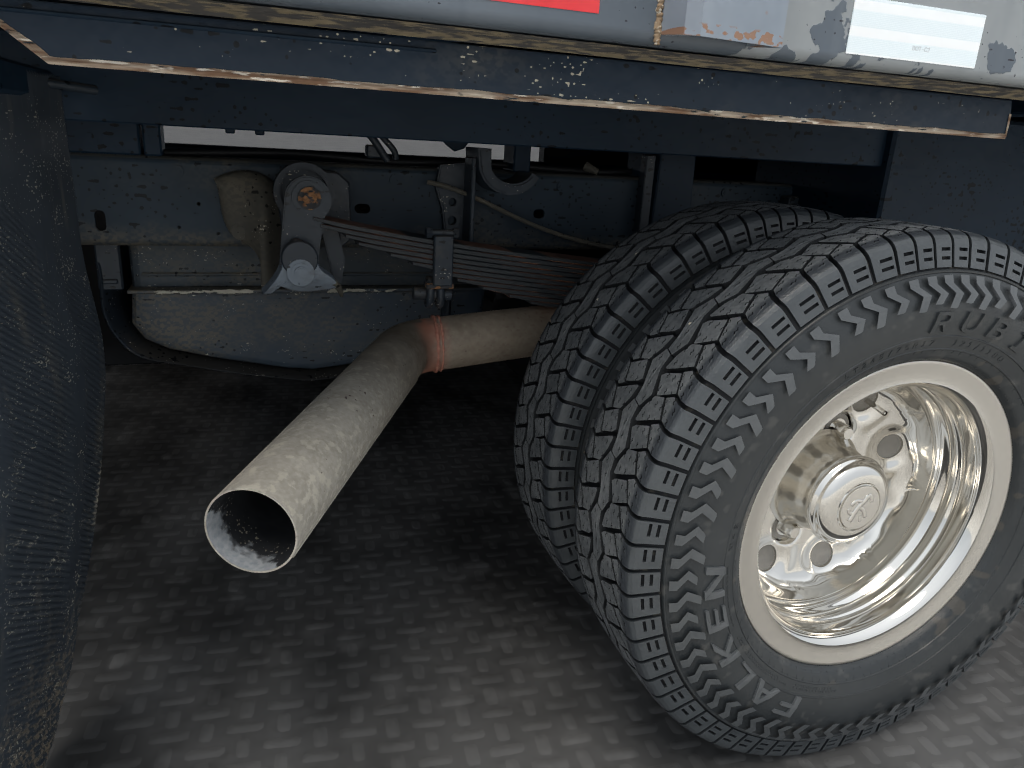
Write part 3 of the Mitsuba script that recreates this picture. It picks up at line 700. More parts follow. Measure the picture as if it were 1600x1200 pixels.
# shield lip round the tank outline
sh_o = [(-1.092, 0.625), (-1.090, 0.560), (-1.088, 0.520), (-1.066, 0.470), (-1.045, 0.445), (-0.985, 0.424), (-0.900, 0.405), (-0.760, 0.379), (-0.700, 0.373), (-0.640, 0.379), (-0.540, 0.392), (-0.40, 0.394)]
sh_m = [(-1.070, 0.625), (-1.070, 0.560), (-1.064, 0.512), (-1.046, 0.478), (-1.030, 0.461), (-0.985, 0.438), (-0.900, 0.4175), (-0.760, 0.390), (-0.700, 0.384), (-0.640, 0.390), (-0.540, 0.404), (-0.40, 0.406)]
so, sm_ = spline(sh_o, 80), spline(sh_m, 80)
V = []
for o, i_ in zip(so, sm_):
    V += [(o[0], 1.3, o[1]), (o[0], 0.860, o[1]), (o[0] * 0.8 + i_[0] * 0.2, 0.8545, o[1] * 0.8 + i_[1] * 0.2), (o[0] * 0.6 + i_[0] * 0.4, 0.857, o[1] * 0.6 + i_[1] * 0.4), (i_[0], 0.895, i_[1]), (i_[0], 1.3, i_[1])]
f = []
for i in range(79):
    for j in range(5):
        a_ = i * 6 + j
        f += [(a_, a_ + 6, a_ + 7), (a_, a_ + 7, a_ + 1)]
add(TK + '__shield', trimesh.Trimesh(V, f, process=False), 'm_iron', 50, label='dark shield lip curving under the fuel tank')
ST = TK + '__strap'
add(ST, cbox((-1.090, 0.857, 0.572), (-1.048, 0.872, 0.672), 0.003), 'm_iron')
add(ST, cbox((-1.082, 0.852, 0.585), (-1.056, 0.86, 0.594), 0.002), 'm_iron')
add(TK + '__end_bracket', cbox((-0.425, 0.85, 0.45), (-0.405, 0.872, 0.60), 0.006), 'm_iron')
blb = trimesh.creation.icosphere(2, 0.008); blb.apply_scale([1, 0.6, 0.8]); blb.apply_translation([-1.052, 0.853, 0.664]); add(TK + '__seam_nut', blb, 'm_flake', True)

# ------------------------------------------------------------------ exhaust
EX = T + '__exhaust_pipe'
labels[EX] = {'label': 'weathered tan exhaust pipe angled out behind the dual tyres'}
RP = 0.0505
A = np.array([-0.833, 0.030, 0.482]); B = np.array([-0.553, 0.615, 0.508]); Cc = np.array([-0.02, 0.715, 0.530])
dA = (B - A) / np.linalg.norm(B - A); dC = (Cc - B) / np.linalg.norm(Cc - B)
path = [A + (B - A) * t for t in np.linspace(0, 0.90, 22)]
pa, pc = B - dA * 0.045, B + dC * 0.045
path = [p for p in path if (p - pa) @ dA < -0.004]
path += [(1 - t) ** 2 * pa + 2 * t * (1 - t) * B + t * t * pc for t in np.linspace(0, 1, 9)]
path += [pc + (Cc - pc) * t for t in np.linspace(0.06, 1, 14)]
path = np.array(path)
o_ = tube(path, RP, 56, cap=False)
add(EX, o_, 'm_pipe', True)
# inner wall and rim
n_in = 14
pin = np.array([A + dA * t for t in np.linspace(0, 0.5, n_in)])
im = tube(pin, RP - 0.0022, 56, cap=False)
tt = np.repeat(np.linspace(0, 0.5, n_in), 56)
up_ = (im.vertices - pin.repeat(56, 0))[:, 2] / RP
im.faces = im.faces[:, ::-1]
add(EX + '__inner_wall', im, 'm_pipe_in', True, uv=np.stack([tt, up_ * 0.8 + (im.vertices - pin.repeat(56, 0))[:, 0] / RP * 0.75], 1), label='sooty inside of the exhaust pipe with bare metal near its lip')
n_ = 56
lipm = trimesh.Trimesh(np.vstack([o_.vertices[:n_] , im.vertices[:n_]]) , [f for j in range(n_) for f in ((j, (j + 1) % n_, n_ + j), ((j + 1) % n_, n_ + (j + 1) % n_, n_ + j))], process=False)
add(EX + '__rim', lipm, 'm_pipe', True)
add(EX + '__end_stop', tube([A + dA * 0.495, A + dA * 0.5], RP - 0.003, 24), 'm_black')
# welds: ring behind the bend and a long seam along the lower edge
wc = pc + dC * 0.012
nrm = dC * 0.88 - dA * 0.25; nrm /= np.linalg.norm(nrm)
e1 = np.cross(nrm, [0, 0, 1]); e1 /= np.linalg.norm(e1); e2 = np.cross(nrm, e1)
wr = []
for off, rad in ((0.0, 0.0030), (0.010, 0.0022)):
    ths = np.linspace(0, 2 * pi, 73)
    ring = np.array([wc + dC * off + (RP + 0.0005) * (math.cos(t) * e1 * 1.015 + math.sin(t) * e2) for t in ths])
    # project on the pipe's surface
    ax = (ring - pc) @ dC
    foot = pc + ax[:, None] * dC
    rad_v = ring - foot; rad_v /= np.linalg.norm(rad_v, axis=1, keepdims=True)
    ring = foot + rad_v * (RP + 0.0003)
    wr.append(tube(ring, rad * (0.5 + 1.0 * meshkit.noise(np.c_[np.arange(73) * 0.8, np.zeros(73), np.zeros(73)])), 8, cap=False))
add(EX + '__weld_ring', cat(wr), 'm_weld', True, label='pinkish rusty weld ring round the bend of the exhaust pipe')
sd = np.cross(dA, [0, 0, 1]); sd /= np.linalg.norm(sd); un_ = np.cross(sd, dA)
sv = sd * math.cos(-0.55) + un_ * math.sin(-0.55)
add(EX + '__seam', tube(np.array([A + dA * t + sv * (RP + 0.0002) for t in np.linspace(0.002, 0.56, 30)]), 0.0014, 8), 'm_pipe', True)
dent = trimesh.creation.icosphere(2, 1.0)
dent.apply_scale([0.006, 0.0045, 0.0015])

# ------------------------------------------------------------------ mud flap
FL = T + '__mud_flap'
ez = [0.93, 0.882, 0.718, 0.574, 0.467, 0.36, 0.281, 0.19, 0.10, 0.03]
pxs = [(100, 130), (105, 180), (130, 380), (165, 540), (166, 650), (160, 740), (150, 830), (134, 920), (108, 1040), (70, 1200)]
eys = [0.45, 0.45, 0.45, 0.45, 0.45, 0.442, 0.425, 0.395, 0.345, 0.285]
E3 = np.array([un(px, py, 1, y) for (px, py), y in zip(pxs, eys)])
order = np.argsort(E3[:, 2])
ez_, ex_, ey_ = E3[order, 2], E3[order, 0], E3[order, 1]
from scipy.interpolate import PchipInterpolator
fx, fy = PchipInterpolator(ez_, ex_), PchipInterpolator(ez_, ey_)
nb, na = 1290, 64
smax = 0.60
k_ = 0.637                               # ribs drop inwards; the grid's rows follow them
S = smax * np.linspace(0, 1, na) ** 1.35
tz = np.linspace(-0.40, 0.95, nb)
Z2 = tz[:, None] + k_ * S[None, :]
Zc = np.clip(Z2, ez_[0], ez_[-1])
V = np.stack([fx(Zc) - 0.156 * S[None, :], fy(Zc) - S[None, :], Z2], -1)
Yv, Zv = V[..., 1], V[..., 2]
ph = ((Zv + k_ * Yv) / 0.0094) % 1.0
rib = np.clip(1 - (np.abs(ph - 0.5) * 2) ** 3 * 1.15, 0, 1)     # broad ridges, narrow deep valleys
warp = meshkit.fbm(np.stack([Yv * 6, Zv * 5, 0 * Yv], -1), 3, 5) - 0.5
b1 = np.exp(-((Yv - 0.325 - warp * 0.02) / 0.034) ** 4)
b2 = np.exp(-((Yv - 0.105 - warp * 0.02) / 0.04) ** 4)
top_ = 1 / (1 + np.exp((Zv - 0.62 + (Yv - 0.45) * 0.75 + warp * 0.06) / 0.012))
rim_ = np.clip((S - 0.010) / 0.008, 0, 1)[None, :]
amp = 0.0036 * (1 - np.maximum(b1, b2)) * top_ * rim_
disp = amp * rib + 0.0045 * b1 + 0.0045 * b2
wr_ = meshkit.fbm(np.stack([Yv * 90, Zv * 9, 0 * Yv], -1), 4, 8) - 0.5
disp += wr_ * 0.006 * np.maximum(b1, 0.8 * b2)
disp += (meshkit.fbm(np.stack([Yv * 4, Zv * 3, 0 * Yv], -1), 2, 21) - 0.5) * 0.004
disp += (meshkit.fbm(np.stack([Yv * 60, Zv * 60, 0 * Yv], -1), 3, 4) - 0.5) * 0.0010
disp -= 0.006 * np.clip(1 - S / 0.010, 0, 1)[None, :] ** 2
nx_ = np.array([0.988, -0.156, 0])
front = V + disp[..., None] * nx_
back = V - 0.010 * nx_
def grid_faces(nb, na, off=0, flip=False):
    i, j = np.meshgrid(np.arange(nb - 1), np.arange(na - 1), indexing='ij')
    a_ = off + i * na + j
    q = np.stack([a_, a_ + na, a_ + na + 1, a_ + 1], -1).reshape(-1, 4)
    if flip: q = q[:, ::-1]
    return np.vstack([q[:, [0, 1, 2]], q[:, [0, 2, 3]]])
bs = back[::12]
Vf = np.vstack([front.reshape(-1, 3), bs.reshape(-1, 3)])
ff = [grid_faces(nb, na), grid_faces(len(bs), na, nb * na, True)]
es = []
for i in range(len(bs) - 1):                                     # the cut inner edge
    for r0 in range(i * 12, min((i + 1) * 12, nb - 1)):
        es.append((r0 * na, nb * na + i * na, (r0 + 1) * na))
    es.append((min((i + 1) * 12, nb - 1) * na, nb * na + i * na, nb * na + (i + 1) * na))
ff = np.vstack(ff + [np.array(es)])
zf = Vf[ff][..., 2]
ff = ff[(zf.min(1) > 0.018) & (zf.max(1) < 0.930)]
add(FL, trimesh.Trimesh(Vf, ff, process=False), 'm_flap', True, label='black ribbed rubber mud flap speckled with dried mud')
hb0, hb1 = un(-60, 108, 1, 0.30), un(148, 142, 1, 0.46)
HG = T + '__flap_hanger'
add(HG, cbox((-1.10, -0.02, 0.90), (-1.045, 0.47, 0.935), 0.004), 'm_beam', label='bar that holds the mud flap')
add(HG + '__rod', tube([un(-40, 112, 1, 0.36), un(150, 141, 1, 0.44)], 0.006, 12), 'm_iron', True)

# ------------------------------------------------------------------ tyres
from scipy.interpolate import interp1d
half = np.array([(0.0, 0.405), (0.030, 0.4047), (0.055, 0.4039), (0.070, 0.4027), (0.0790, 0.4002), (0.0843, 0.3955), (0.0872, 0.3885), (0.0900, 0.3780), (0.0930, 0.3670), (0.0950, 0.3585)])
hs = np.r_[0, np.cumsum(np.linalg.norm(np.diff(half, axis=0), axis=1))]
SR = hs[-1]
_w = CubicSpline(hs, half[:, 0]); _rr = CubicSpline(hs, half[:, 1])
def top_pt(s):
    """Tread surface: signed arc length s (positive towards the outer side) -> w, r, normal (w, r)."""
    a_ = np.clip(np.abs(s), 0, SR); g = np.sign(s) + (s == 0)
    w, r = _w(a_), _rr(a_)
    dw, dr_ = _w(a_, 1), _rr(a_, 1)
    L = np.hypot(dw, dr_)
    return w * g, r, -dr_ / L * g, dw / L
def lug(s):
    return np.interp(np.abs(s), [0, 0.075, 0.088, SR], [0.0092, 0.0090, 0.0062, 0.0030])
SED = 0.0815
pitch_g = [75.4, 81.1, 85.9, 90.2, 94.6, 98.9, 103.5, 109.3, 115.0, 120.6, 127.4, 133.6, 139.9, 145.7]
g_ = pitch_g + [145.7 + (435.4 - 145.7) * k / 55 for k in range(1, 56)]
g_ = np.array(g_[:-1]); NP_ = 68
gext = np.r_[g_[-6:] - 360, g_, g_[:8] + 360]
kext = np.arange(-6, NP_ + 8)
th_of = interp1d(kext, gext)
def theta(t):
    """t in units of two pitches; ring grooves sit at t = k / 2 + 0.145."""
    return np.radians(th_of(np.asarray(t) * 2 - 0.29))
mm = 1e-3
A_ = [(.16, 45), (.535, 59.5), (.78, 18), (.76, 12.5), (.5, 16), (.22, 26.5)]
B_ = [(.68, 47), (1.04, 61), (1.25, 29), (.89, 13.5), (.80, 21)]
C_ = [(-.55, -9), (-.48, 7.3), (-.2, 7.5), (.26, 21.3), (.55, 9), (.48, -7.3), (.2, -7.5), (-.26, -21.3)]
SRm = (SR - 0.0012) * 1000
S1 = [(.16, 46.5), (.535, 61), (.60, 72), (.62, 82), (.603, 95), (.60, SRm), (.142, SRm), (.145, 95), (.162, 82), (.142, 72), (.08, 61), (.065, 60)]
S2 = [(t + .5, s) for t, s in S1]
LP = 0.0365 * 2 * 0.92      # metres per unit t, for the flat pattern
def flat(pts, shrink):
    return Polygon([(t * LP, s * mm) for t, s in pts]).buffer(-shrink, join_style=2)
def cut_sipes(P, sip):
    for (x, y, L, ang) in sip:
        dx, dy = math.cos(ang) * L / 2, math.sin(ang) * L / 2
        nx, ny = -math.sin(ang) * 0.0007, math.cos(ang) * 0.0007
        z = LineString([(x - dx, y - dy), (x - dx * 0.2 + nx * 2, y - dy * 0.2 + ny * 2), (x + dx * 0.2 - nx * 2, y + dy * 0.2 - ny * 2), (x + dx, y + dy)]).buffer(0.00055, cap_style=2, join_style=2)
        P = P.difference(z)
    return P
def shoulder(P, t0):
    for sc in (SR - 0.0135, SR - 0.0245):
        P = P.difference(sbox((t0 + 0.20) * LP, sc - 0.0021, (t0 + 0.44) * LP, sc + 0.0021))
    return P
protos = []
rs = np.random.default_rng(3)
for nm, pts, kind in (('A', A_, 0), ('B', B_, 0), ('C', C_, 0), ('S1', S1, 1), ('S2', S2, 1)):
    P = flat(pts, 0.0014 if kind == 0 else 0.0012)
    cx, cy = P.centroid.x, P.centroid.y
    sip = []
    if nm in 'AB':
        for a in (-0.010, 0.003, 0.014):
            for b in (-0.008, 0.009):
                sip.append((cx + b, cy + a, 0.0075, 0.25))
    elif nm == 'C':
        for a in (-0.024, -0.008, 0.008, 0.024):
            sip.append((cx + a, cy + a * 0.35, 0.0075, 0.2))
    else:
        for a, b in ((0.052, -0.008), (0.060, 0.002), (0.064, -0.014), (0.072, -0.004), (0.055, 0.008), (0.070, 0.010)):
            sip.append((cx + b, a, 0.0085, 0.45))
    P = cut_sipes(P, sip)
    if kind: P = shoulder(P, 0.0 if nm == 'S1' else 0.5)
    if P.geom_type != 'Polygon': P = max(P.geoms, key=lambda g: g.area)
    protos.append((nm, P))
    if nm != 'C': protos.append((nm + 'r', affinity.rotate(P, 180, origin=(0, 0))))
cuts = np.array([-0.118, -0.110, -0.102, -0.094, -0.088, -0.083, -0.078, -0.072, -0.064, -0.05, -0.03, 0, 0.03, 0.05, 0.064, 0.072, 0.078, 0.083, 0.088, 0.094, 0.102, 0.110, 0.118])
def seg_ring(c):
    """Splits a ring's edges at the cut lines."""
    out = []
    c = np.asarray(c)[:-1]
    for a_, b_ in zip(c, np.roll(c, -1, 0)):
        out.append(a_)
        ts = [(k - a_[1]) / (b_[1] - a_[1]) for k in cuts if min(a_[1], b_[1]) + 1e-7 < k < max(a_[1], b_[1]) - 1e-7]
        out += [a_ + (b_ - a_) * t for t in sorted(ts)]
    return np.array(out)
flatblocks = []
for nm, P in protos:
    tv, tf = [], []; off = 0
    lo, hi = P.bounds[1], P.bounds[3]
    ks = [lo - 1] + [c for c in cuts if lo < c < hi] + [hi + 1]
    for a_, b_ in zip(ks, ks[1:]):
        part = P.intersection(sbox(-9, a_, 9, b_))
        for g in getattr(part, 'geoms', [part]):
            if g.geom_type != 'Polygon' or g.area < 1e-9: continue
            v, f = trimesh.creation.triangulate_polygon(g, engine='earcut')
            tv.append(v); tf.append(np.asarray(f) + off); off += len(v)
    tv, tf = np.vstack(tv), np.vstack(tf)
    nrm2 = np.cross(tv[tf[:, 1]] - tv[tf[:, 0]], tv[tf[:, 2]] - tv[tf[:, 0]])
    tf[nrm2 < 0] = tf[nrm2 < 0][:, ::-1]
    wv, wf = [], []; off = 0
    P = Polygon(P.exterior.coords, [h.coords for h in P.interiors])
    from shapely.geometry.polygon import orient
    P = orient(P)
    for rg in [P.exterior] + list(P.interiors):
        c = seg_ring(rg.coords); n = len(c)
        wv.append(c); wf += [(off + i, off + (i + 1) % n) for i in range(n)]; off += n
    flatblocks.append((nm, tv, tf, np.vstack(wv), np.array(wf)))
def place(xy, h, yc, m, spin):
    """Flat tread coordinates plus depth below the surface -> the wheel's world coordinates. m: number of the two-pitch period."""
    t = xy[:, 0] / LP + m; s = xy[:, 1]
    w, r, nw, nr = top_pt(s)
    d = lug(s) * h
    w, r = w - nw * d, r - nr * d
    th = theta(np.mod(t, NP_ / 2)) + spin
    return np.stack([r * np.cos(th), yc - w, HUB + r * np.sin(th)], 1)
def block(fb, m, yc, spin):
    nm, tv, tf, wv, wf = fb
    top = place(tv, 0.0, yc, m, spin)
    w1, w0 = place(wv, 0.0, yc, m, spin), place(wv, 1.02, yc, m, spin)
    n = len(wv); o = len(top)
    V = np.vstack([top, w1, w0])
    a_, b_ = wf[:, 0] + o, wf[:, 1] + o
    f = np.vstack([tf, np.stack([a_, a_ + n, b_ + n], 1), np.stack([a_, b_ + n, b_], 1)])
    sa = np.abs(np.r_[tv[:, 1], wv[:, 1], wv[:, 1]])
    wall = np.r_[np.zeros(len(tv)), np.where(np.abs(wv[:, 1]) > 0.080, 0.55, 1.0), np.ones(n)]
    return trimesh.Trimesh(V, f[:, ::-1], process=False), np.stack([sa, wall], 1), top.mean(0)
half_floor = []
for s in np.linspace(0, SR, 40):
    w, r, nw, nr = top_pt(np.array(s)); d = lug(s)
    half_floor.append((float(w - nw * d), float(r - nr * d)))
side = [(0.0962, 0.3580), (0.0978, 0.3570), (0.0978, 0.3552), (0.0964, 0.3540), (0.0985, 0.349), (0.1030, 0.338), (0.1070, 0.326), (0.1092, 0.314), (0.1092, 0.302), (0.1075, 0.288), (0.1046, 0.2765), (0.1054, 0.2755), (0.1050, 0.2740), (0.1034, 0.2735), (0.1000, 0.264), (0.0975, 0.2575), (0.0982, 0.2565), (0.0976, 0.2552), (0.0960, 0.2545), (0.0920, 0.246), (0.0880, 0.2405), (0.0800, 0.2365), (0.070, 0.232)]
_sd = interp1d([p[1] for p in side[4:]][::-1], [p[0] for p in side[4:]][::-1], fill_value='extrapolate')
def build_tyre(W, yc, spin, n_parts, label):
    full = half_floor + side
    for sg in (-1, 1):
        m = revolve([(yc + sg * w, r) for w, r in [half_floor[-1]] + side], 240)
        add(W + '__sidewall', m, 'm_side', 28, label=label if sg < 0 else None)
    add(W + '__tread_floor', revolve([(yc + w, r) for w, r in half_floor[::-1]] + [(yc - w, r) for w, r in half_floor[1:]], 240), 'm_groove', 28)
    # tread blocks
    items = []
    for mth in range(NP_ // 2):
        for fb in flatblocks:
            b, uv, c = block(fb, mth, yc, spin)
            q = c - CAM; zc = q @ fw
            u, v = 800 + FOC * (q @ RGT) / zc, 600 + FOC * (q @ DWN) / zc
            nrm = np.array([c[0], 0, c[2] - HUB]); nrm /= np.linalg.norm(nrm)
            nrm = nrm + np.array([0, np.sign(c[1] - yc) * (abs(c[1] - yc) > 0.07) * 0.9, 0])
            facing = -(q / np.linalg.norm(q)) @ nrm
            ok = facing > 0 and 0 < u < 1610 and 0 < v < 1210
            if yc > 0.2: ok = ok and (u < 905 + max(0, 560 - v) * 1.35)
            items.append((0 if ok else 1, -facing / zc, b, uv))
    items.sort(key=lambda i: i[:2])
    rest_m, rest_uv = [], []
    for k, (o, _, b, uv) in enumerate(items):
        b.vertices[:, 2] = np.maximum(b.vertices[:, 2], 0.0030)
        if k < n_parts and not o:
            add(W + '__tread_block', b, 'm_tread', False, uv=uv)
        else:
            rest_m.append(b); rest_uv.append(uv)
    add(W + '__tread_blocks_rest', cat(rest_m), 'm_tread', False, uv=np.vstack(rest_uv), kind='stuff')
    # zigzag lugs on the sidewall just inside the ring, paler to carry their sheen in the colour
    lugs = []
    for k in range(NP_):
        t = k / 2 + 0.145
        w_ = 0.0165
        Lg = (0.040, 0.034)[k % 2]
        ctr = [(0.00, 0.0), (0.0, 0.010), (0.016, 0.022), (0.006, Lg)]
        lft = [(x - w_ / 2 * 0.92, y) for x, y in ctr]; rgt = [(x + w_ / 2 * 0.92, y) for x, y in ctr]
        pts = lft + [(0.5 * (lft[-1][0] + rgt[-1][0]) + 0.004, Lg + 0.001)] + rgt[::-1]
        P = Polygon(pts)
        pb = P.buffer(-0.0008)
        th0 = float(theta(np.mod(t, NP_ / 2))) + spin - 0.042
        def mp(c, dep):
            c = np.asarray(c); r = 0.3535 - c[:, 1]
            th = th0 - (c[:, 0]) / 0.34
            return np.stack([r * np.cos(th), yc - _sd(r) - dep, HUB + r * np.sin(th)], 1)
        v, f = trimesh.creation.triangulate_polygon(pb, engine='earcut'); f = np.asarray(f)
        c2 = np.cross(v[f[:, 1]] - v[f[:, 0]], v[f[:, 2]] - v[f[:, 0]]); f[c2 < 0] = f[c2 < 0][:, ::-1]
        P = orient(P); pb = orient(pb)
        e0, e1_ = np.asarray(P.exterior.coords)[:-1], np.asarray(pb.exterior.coords)[:-1]
        hgt = 0.0056
        V = [mp(v, hgt)]; Fv = [f[:, ::-1]]
        n = len(v)
        if len(e0) == len(e1_):
            V += [mp(e1_, hgt), mp(e0, -0.0015)]; N_ = len(e0); i = np.arange(N_); j = (i + 1) % N_
            # align the starting points of the two rings
            sft = np.argmin(np.linalg.norm(e0 - e1_[0], axis=1)); e0 = np.roll(e0, -sft, 0); V[-1] = mp(e0, -0.0015)
            q = np.stack([n + i, n + j, n + N_ + j, n + N_ + i], 1)
            Fv += [q[:, [0, 1, 2]], q[:, [0, 2, 3]]]
        lm_ = trimesh.Trimesh(np.vstack(V), np.vstack(Fv), process=False)
        if yc < 0.2:
            cen_ = lm_.vertices.mean(0); q = cen_ - CAM; zc = q @ fw; u, v_ = 800 + FOC * (q @ RGT) / zc, 600 + FOC * (q @ DWN) / zc
            if 0 < u < 1600 and v_ < 1190:
                add(W + '__sidewall_lug', lm_, 'm_letter'); continue
        lugs.append(lm_)
    if lugs: add(W + '__sidewall_lugs_rest', cat(lugs), 'm_letter', kind='stuff')


OW, IW = T + '__outer_wheel', T + '__inner_wheel'
labels[OW] = {'label': 'outer rear wheel with a polished deep dish rim and knobbly tyre'}
labels[IW] = {'label': 'inner rear wheel, its tyre half hidden behind the outer one'}
YO, YI = 0.080, 0.347
build_tyre(OW, YO, 0.0, 175, 'rubber sidewall of the outer tyre with raised lettering')
build_tyre(IW, YI, 0.045, 125, 'rubber sidewall of the inner tyre')

# lettering on the outer sidewall
def arc_text(txt, r0, h, th_start, th_step, depth, wide=1.0, name='lettering', bold=True, mat='m_side', slant=0.0):
    out = []
    for k, chs in enumerate(txt):
        if chs == ' ': continue
        tm = meshkit.text_mesh(chs, h, 0.002, bold)
        if h > 0.02:
            tm = trimesh.Trimesh(*trimesh.remesh.subdivide_to_size(tm.vertices, tm.faces, 0.018, max_iter=20), process=False)
        v = tm.vertices
        cx = (v[:, 0].min() + v[:, 0].max()) / 2
        x = (v[:, 0] - cx) * wide + v[:, 1] * slant
        r = r0 + v[:, 1]
        th = math.radians(th_start - th_step * k) - x / (r0 + h / 2)
        y = YO - _sd(r) - np.where(v[:, 2] > 0.001, depth, -0.001)
        out.append(trimesh.Trimesh(np.stack([r * np.cos(th), y, HUB + r * np.sin(th)], 1), tm.faces, process=False))
    return out
for tm in arc_text('FALKEN', 0.2765, 0.0300, -116.0, 11.3, 0.0032, 1.78, slant=0.25):
    add(OW + '__raised_letter', tm, 'm_letter')
for tm in arc_text('RUBITREK', 0.2825, 0.0255, 93, 9.8, 0.0030, 1.5, slant=0.25):
    add(OW + '__raised_letter', tm, 'm_side')
small = arc_text('LT245/75R17  121/118Q', 0.2620, 0.0078, 121, 2.85, 0.0007, 1.25, bold=False) + arc_text('M+S', 0.262, 0.0078, 178, 3.0, 0.0007, 1.2)
add(OW + '__size_marking', cat(small), 'm_side', label='small raised size marking round the outer tyre')
# radial ticks and fine ribs near the rim
tk = []
for k in range(96):
    th0 = 2 * pi * k / 96
    for (ra, rb_, lean) in ((0.2405, 0.2545, 0.018 * (1 if k % 2 else -1)),):
        P = []
        for r, dth in ((ra, -lean / 2), (rb_, lean / 2)):
            for sgn in (-1, 1):
                for dep in (0.0007, -0.001):
                    th = th0 + dth + sgn * 0.0022
                    P.append((r * math.cos(th), YO - float(_sd(r)) - dep, HUB + r * math.sin(th)))
        tk.append(hull(P))
add(OW + '__bead_ribs', cat(tk), 'm_side', kind='stuff')
fine = []
for rr_, a0, a1 in ((0.2665, -120, -150), (0.2625, -124, -149), (0.2665, -155, -176), (0.2625, -100, -116), (0.2665, -98, -117)):
    th = a0
    while th > a1:
        L = rng.uniform(0.35, 0.9)
        P = [((rr_ + dz) * math.cos(math.radians(th - dt)), YO - float(_sd(rr_ + dz)) - dep, HUB + (rr_ + dz) * math.sin(math.radians(th - dt))) for dz in (-0.0012, 0.0012) for dt in (0, L) for dep in (0.0006, -0.001)]
        fine.append(hull(P)); th -= L + rng.uniform(0.25, 0.8)
add(OW + '__fine_print_marks', cat(fine), 'm_side', kind='stuff')
# pebbles and dry mud wedged between the tyres and in the grooves
st = []
for k in range(60):
    th = math.radians(rng.uniform(130, 186)); r = rng.uniform(0.365, 0.385); y = rng.uniform(0.168, 0.19)
    s = trimesh.creation.icosphere(1, rng.uniform(0.0010, 0.0030)); s.apply_scale(rng.uniform(0.6, 1.6, 3)); s.apply_translation([r * math.cos(th), y, HUB + r * math.sin(th)]); st.append(s)
add(OW + '__mud_crumbs', cat(st), 'm_dirt', kind='stuff')
bsdf('m_stone', (0.62, 0.56, 0.46), 0.7, 0.3)
for (px, py, yy) in ((995, 397, None), (1079, 506, None), (935, 468, None)):
    d_ = RGT * (px - 800) / FOC + DWN * (py - 600) / FOC + fw
    o = CAM - np.array([0, 0, HUB]); a_ = d_[0] ** 2 + d_[2] ** 2; b_ = o[0] * d_[0] + o[2] * d_[2]; c_ = o[0] ** 2 + o[2] ** 2 - 0.403 ** 2
    q = CAM + d_ * ((-b_ - math.sqrt(b_ * b_ - a_ * c_)) / a_)
    s = trimesh.creation.icosphere(1, 0.0026); s.apply_scale([1.2, 0.8, 0.8]); s.apply_translation(q)
    add((OW if q[1] < 0.2 else IW) + '__pebble', s, 'm_stone', True)

# ------------------------------------------------------------------ polished wheel
RM = OW + '__rim'
lipp = [(0.012, 0.2345), (0.004, 0.2370), (-0.0006, 0.2368), (-0.0020, 0.2350), (-0.0012, 0.2310), (0.0015, 0.2200), (0.0028, 0.2110), (0.0026, 0.2065), (0.0022, 0.2045)]
add(RM, revolve(lipp, 200), 'm_lip', True, label='brushed outer lip of the polished rim')
bar = spline([(0.0022, 0.2045), (0.0050, 0.2015), (0.0110, 0.1972), (0.020, 0.1938), (0.032, 0.1925), (0.042, 0.1932), (0.046, 0.1955)], 30)
add(RM + '__barrel', revolve(bar, 200), 'm_chrome', True)
bar = spline([(0.046, 0.1955), (0.0485, 0.1950), (0.0515, 0.1930), (0.058, 0.1915), (0.064, 0.1915), (0.068, 0.1930)], 16)
add(RM + '__barrel', revolve(bar, 200), 'm_chrome', True)
bar = spline([(0.068, 0.1930), (0.0695, 0.1922), (0.0745, 0.1892), (0.081, 0.1862), (0.087, 0.1844), (0.0905, 0.1842)], 16)
add(RM + '__barrel', revolve(bar, 200), 'm_chrome', True)
RH, HR, H0 = 0.1455, 0.0215, math.radians(18)
DISC = PchipInterpolator([0.05, 0.080, 0.100, 0.125, 0.150, 0.168, 0.178, 0.1842, 0.20], [0.1402, 0.1395, 0.1385, 0.1365, 0.1325, 0.126, 0.1135, 0.0905, 0.03])
def disc_y(x, z):
    r = np.hypot(x, z)
    y = DISC(r)
    for k in range(8):
        a_ = H0 + k * pi / 4
        d = np.hypot(x - RH * np.cos(a_), z - RH * np.sin(a_))
        y = y + 0.0045 * np.exp(-((d - HR) / 0.014).clip(0) ** 2) - 0.0008 * np.exp(-((d - HR - 0.020) / 0.010) ** 2)
    for a_ in (math.radians(68), math.radians(248)):
        d = np.hypot(x - 0.0875 * np.cos(a_), z - 0.0875 * np.sin(a_))
        y = y + 0.014 / (1 + np.exp((d - 0.026) / 0.0022))
    return y
from scipy.ndimage import gaussian_filter1d
V, f = [], []
nr_, na_ = 26, 360
ra, rb2 = 0.070, 0.1130
rgrid = np.linspace(ra, rb2, nr_)
aa = H0 + pi / 8 + np.arange(na_) * 2 * pi / na_
X_, Z_ = rgrid[:, None] * np.cos(aa), rgrid[:, None] * np.sin(aa)
V = np.stack([X_, disc_y(X_, Z_), HUB + Z_], -1).reshape(-1, 3)
i, j = np.meshgrid(np.arange(nr_ - 1), np.arange(na_), indexing='ij')
q = np.stack([i * na_ + j, (i + 1) * na_ + j, (i + 1) * na_ + (j + 1) % na_, i * na_ + (j + 1) % na_], -1).reshape(-1, 4)
parts = [trimesh.Trimesh(V, np.vstack([q[:, [0, 1, 2]], q[:, [0, 2, 3]]]), process=False)]
_c = [math.atan2(0.1842 - RH, pi / 8 * RH), math.atan2(rb2 - RH, pi / 8 * RH)]
al = np.sort(np.mod(np.r_[(np.arange(120) + 0.5) * 2 * pi / 120, _c[0], pi - _c[0], _c[1], pi - _c[1]], 2 * pi))
M_ = len(al)
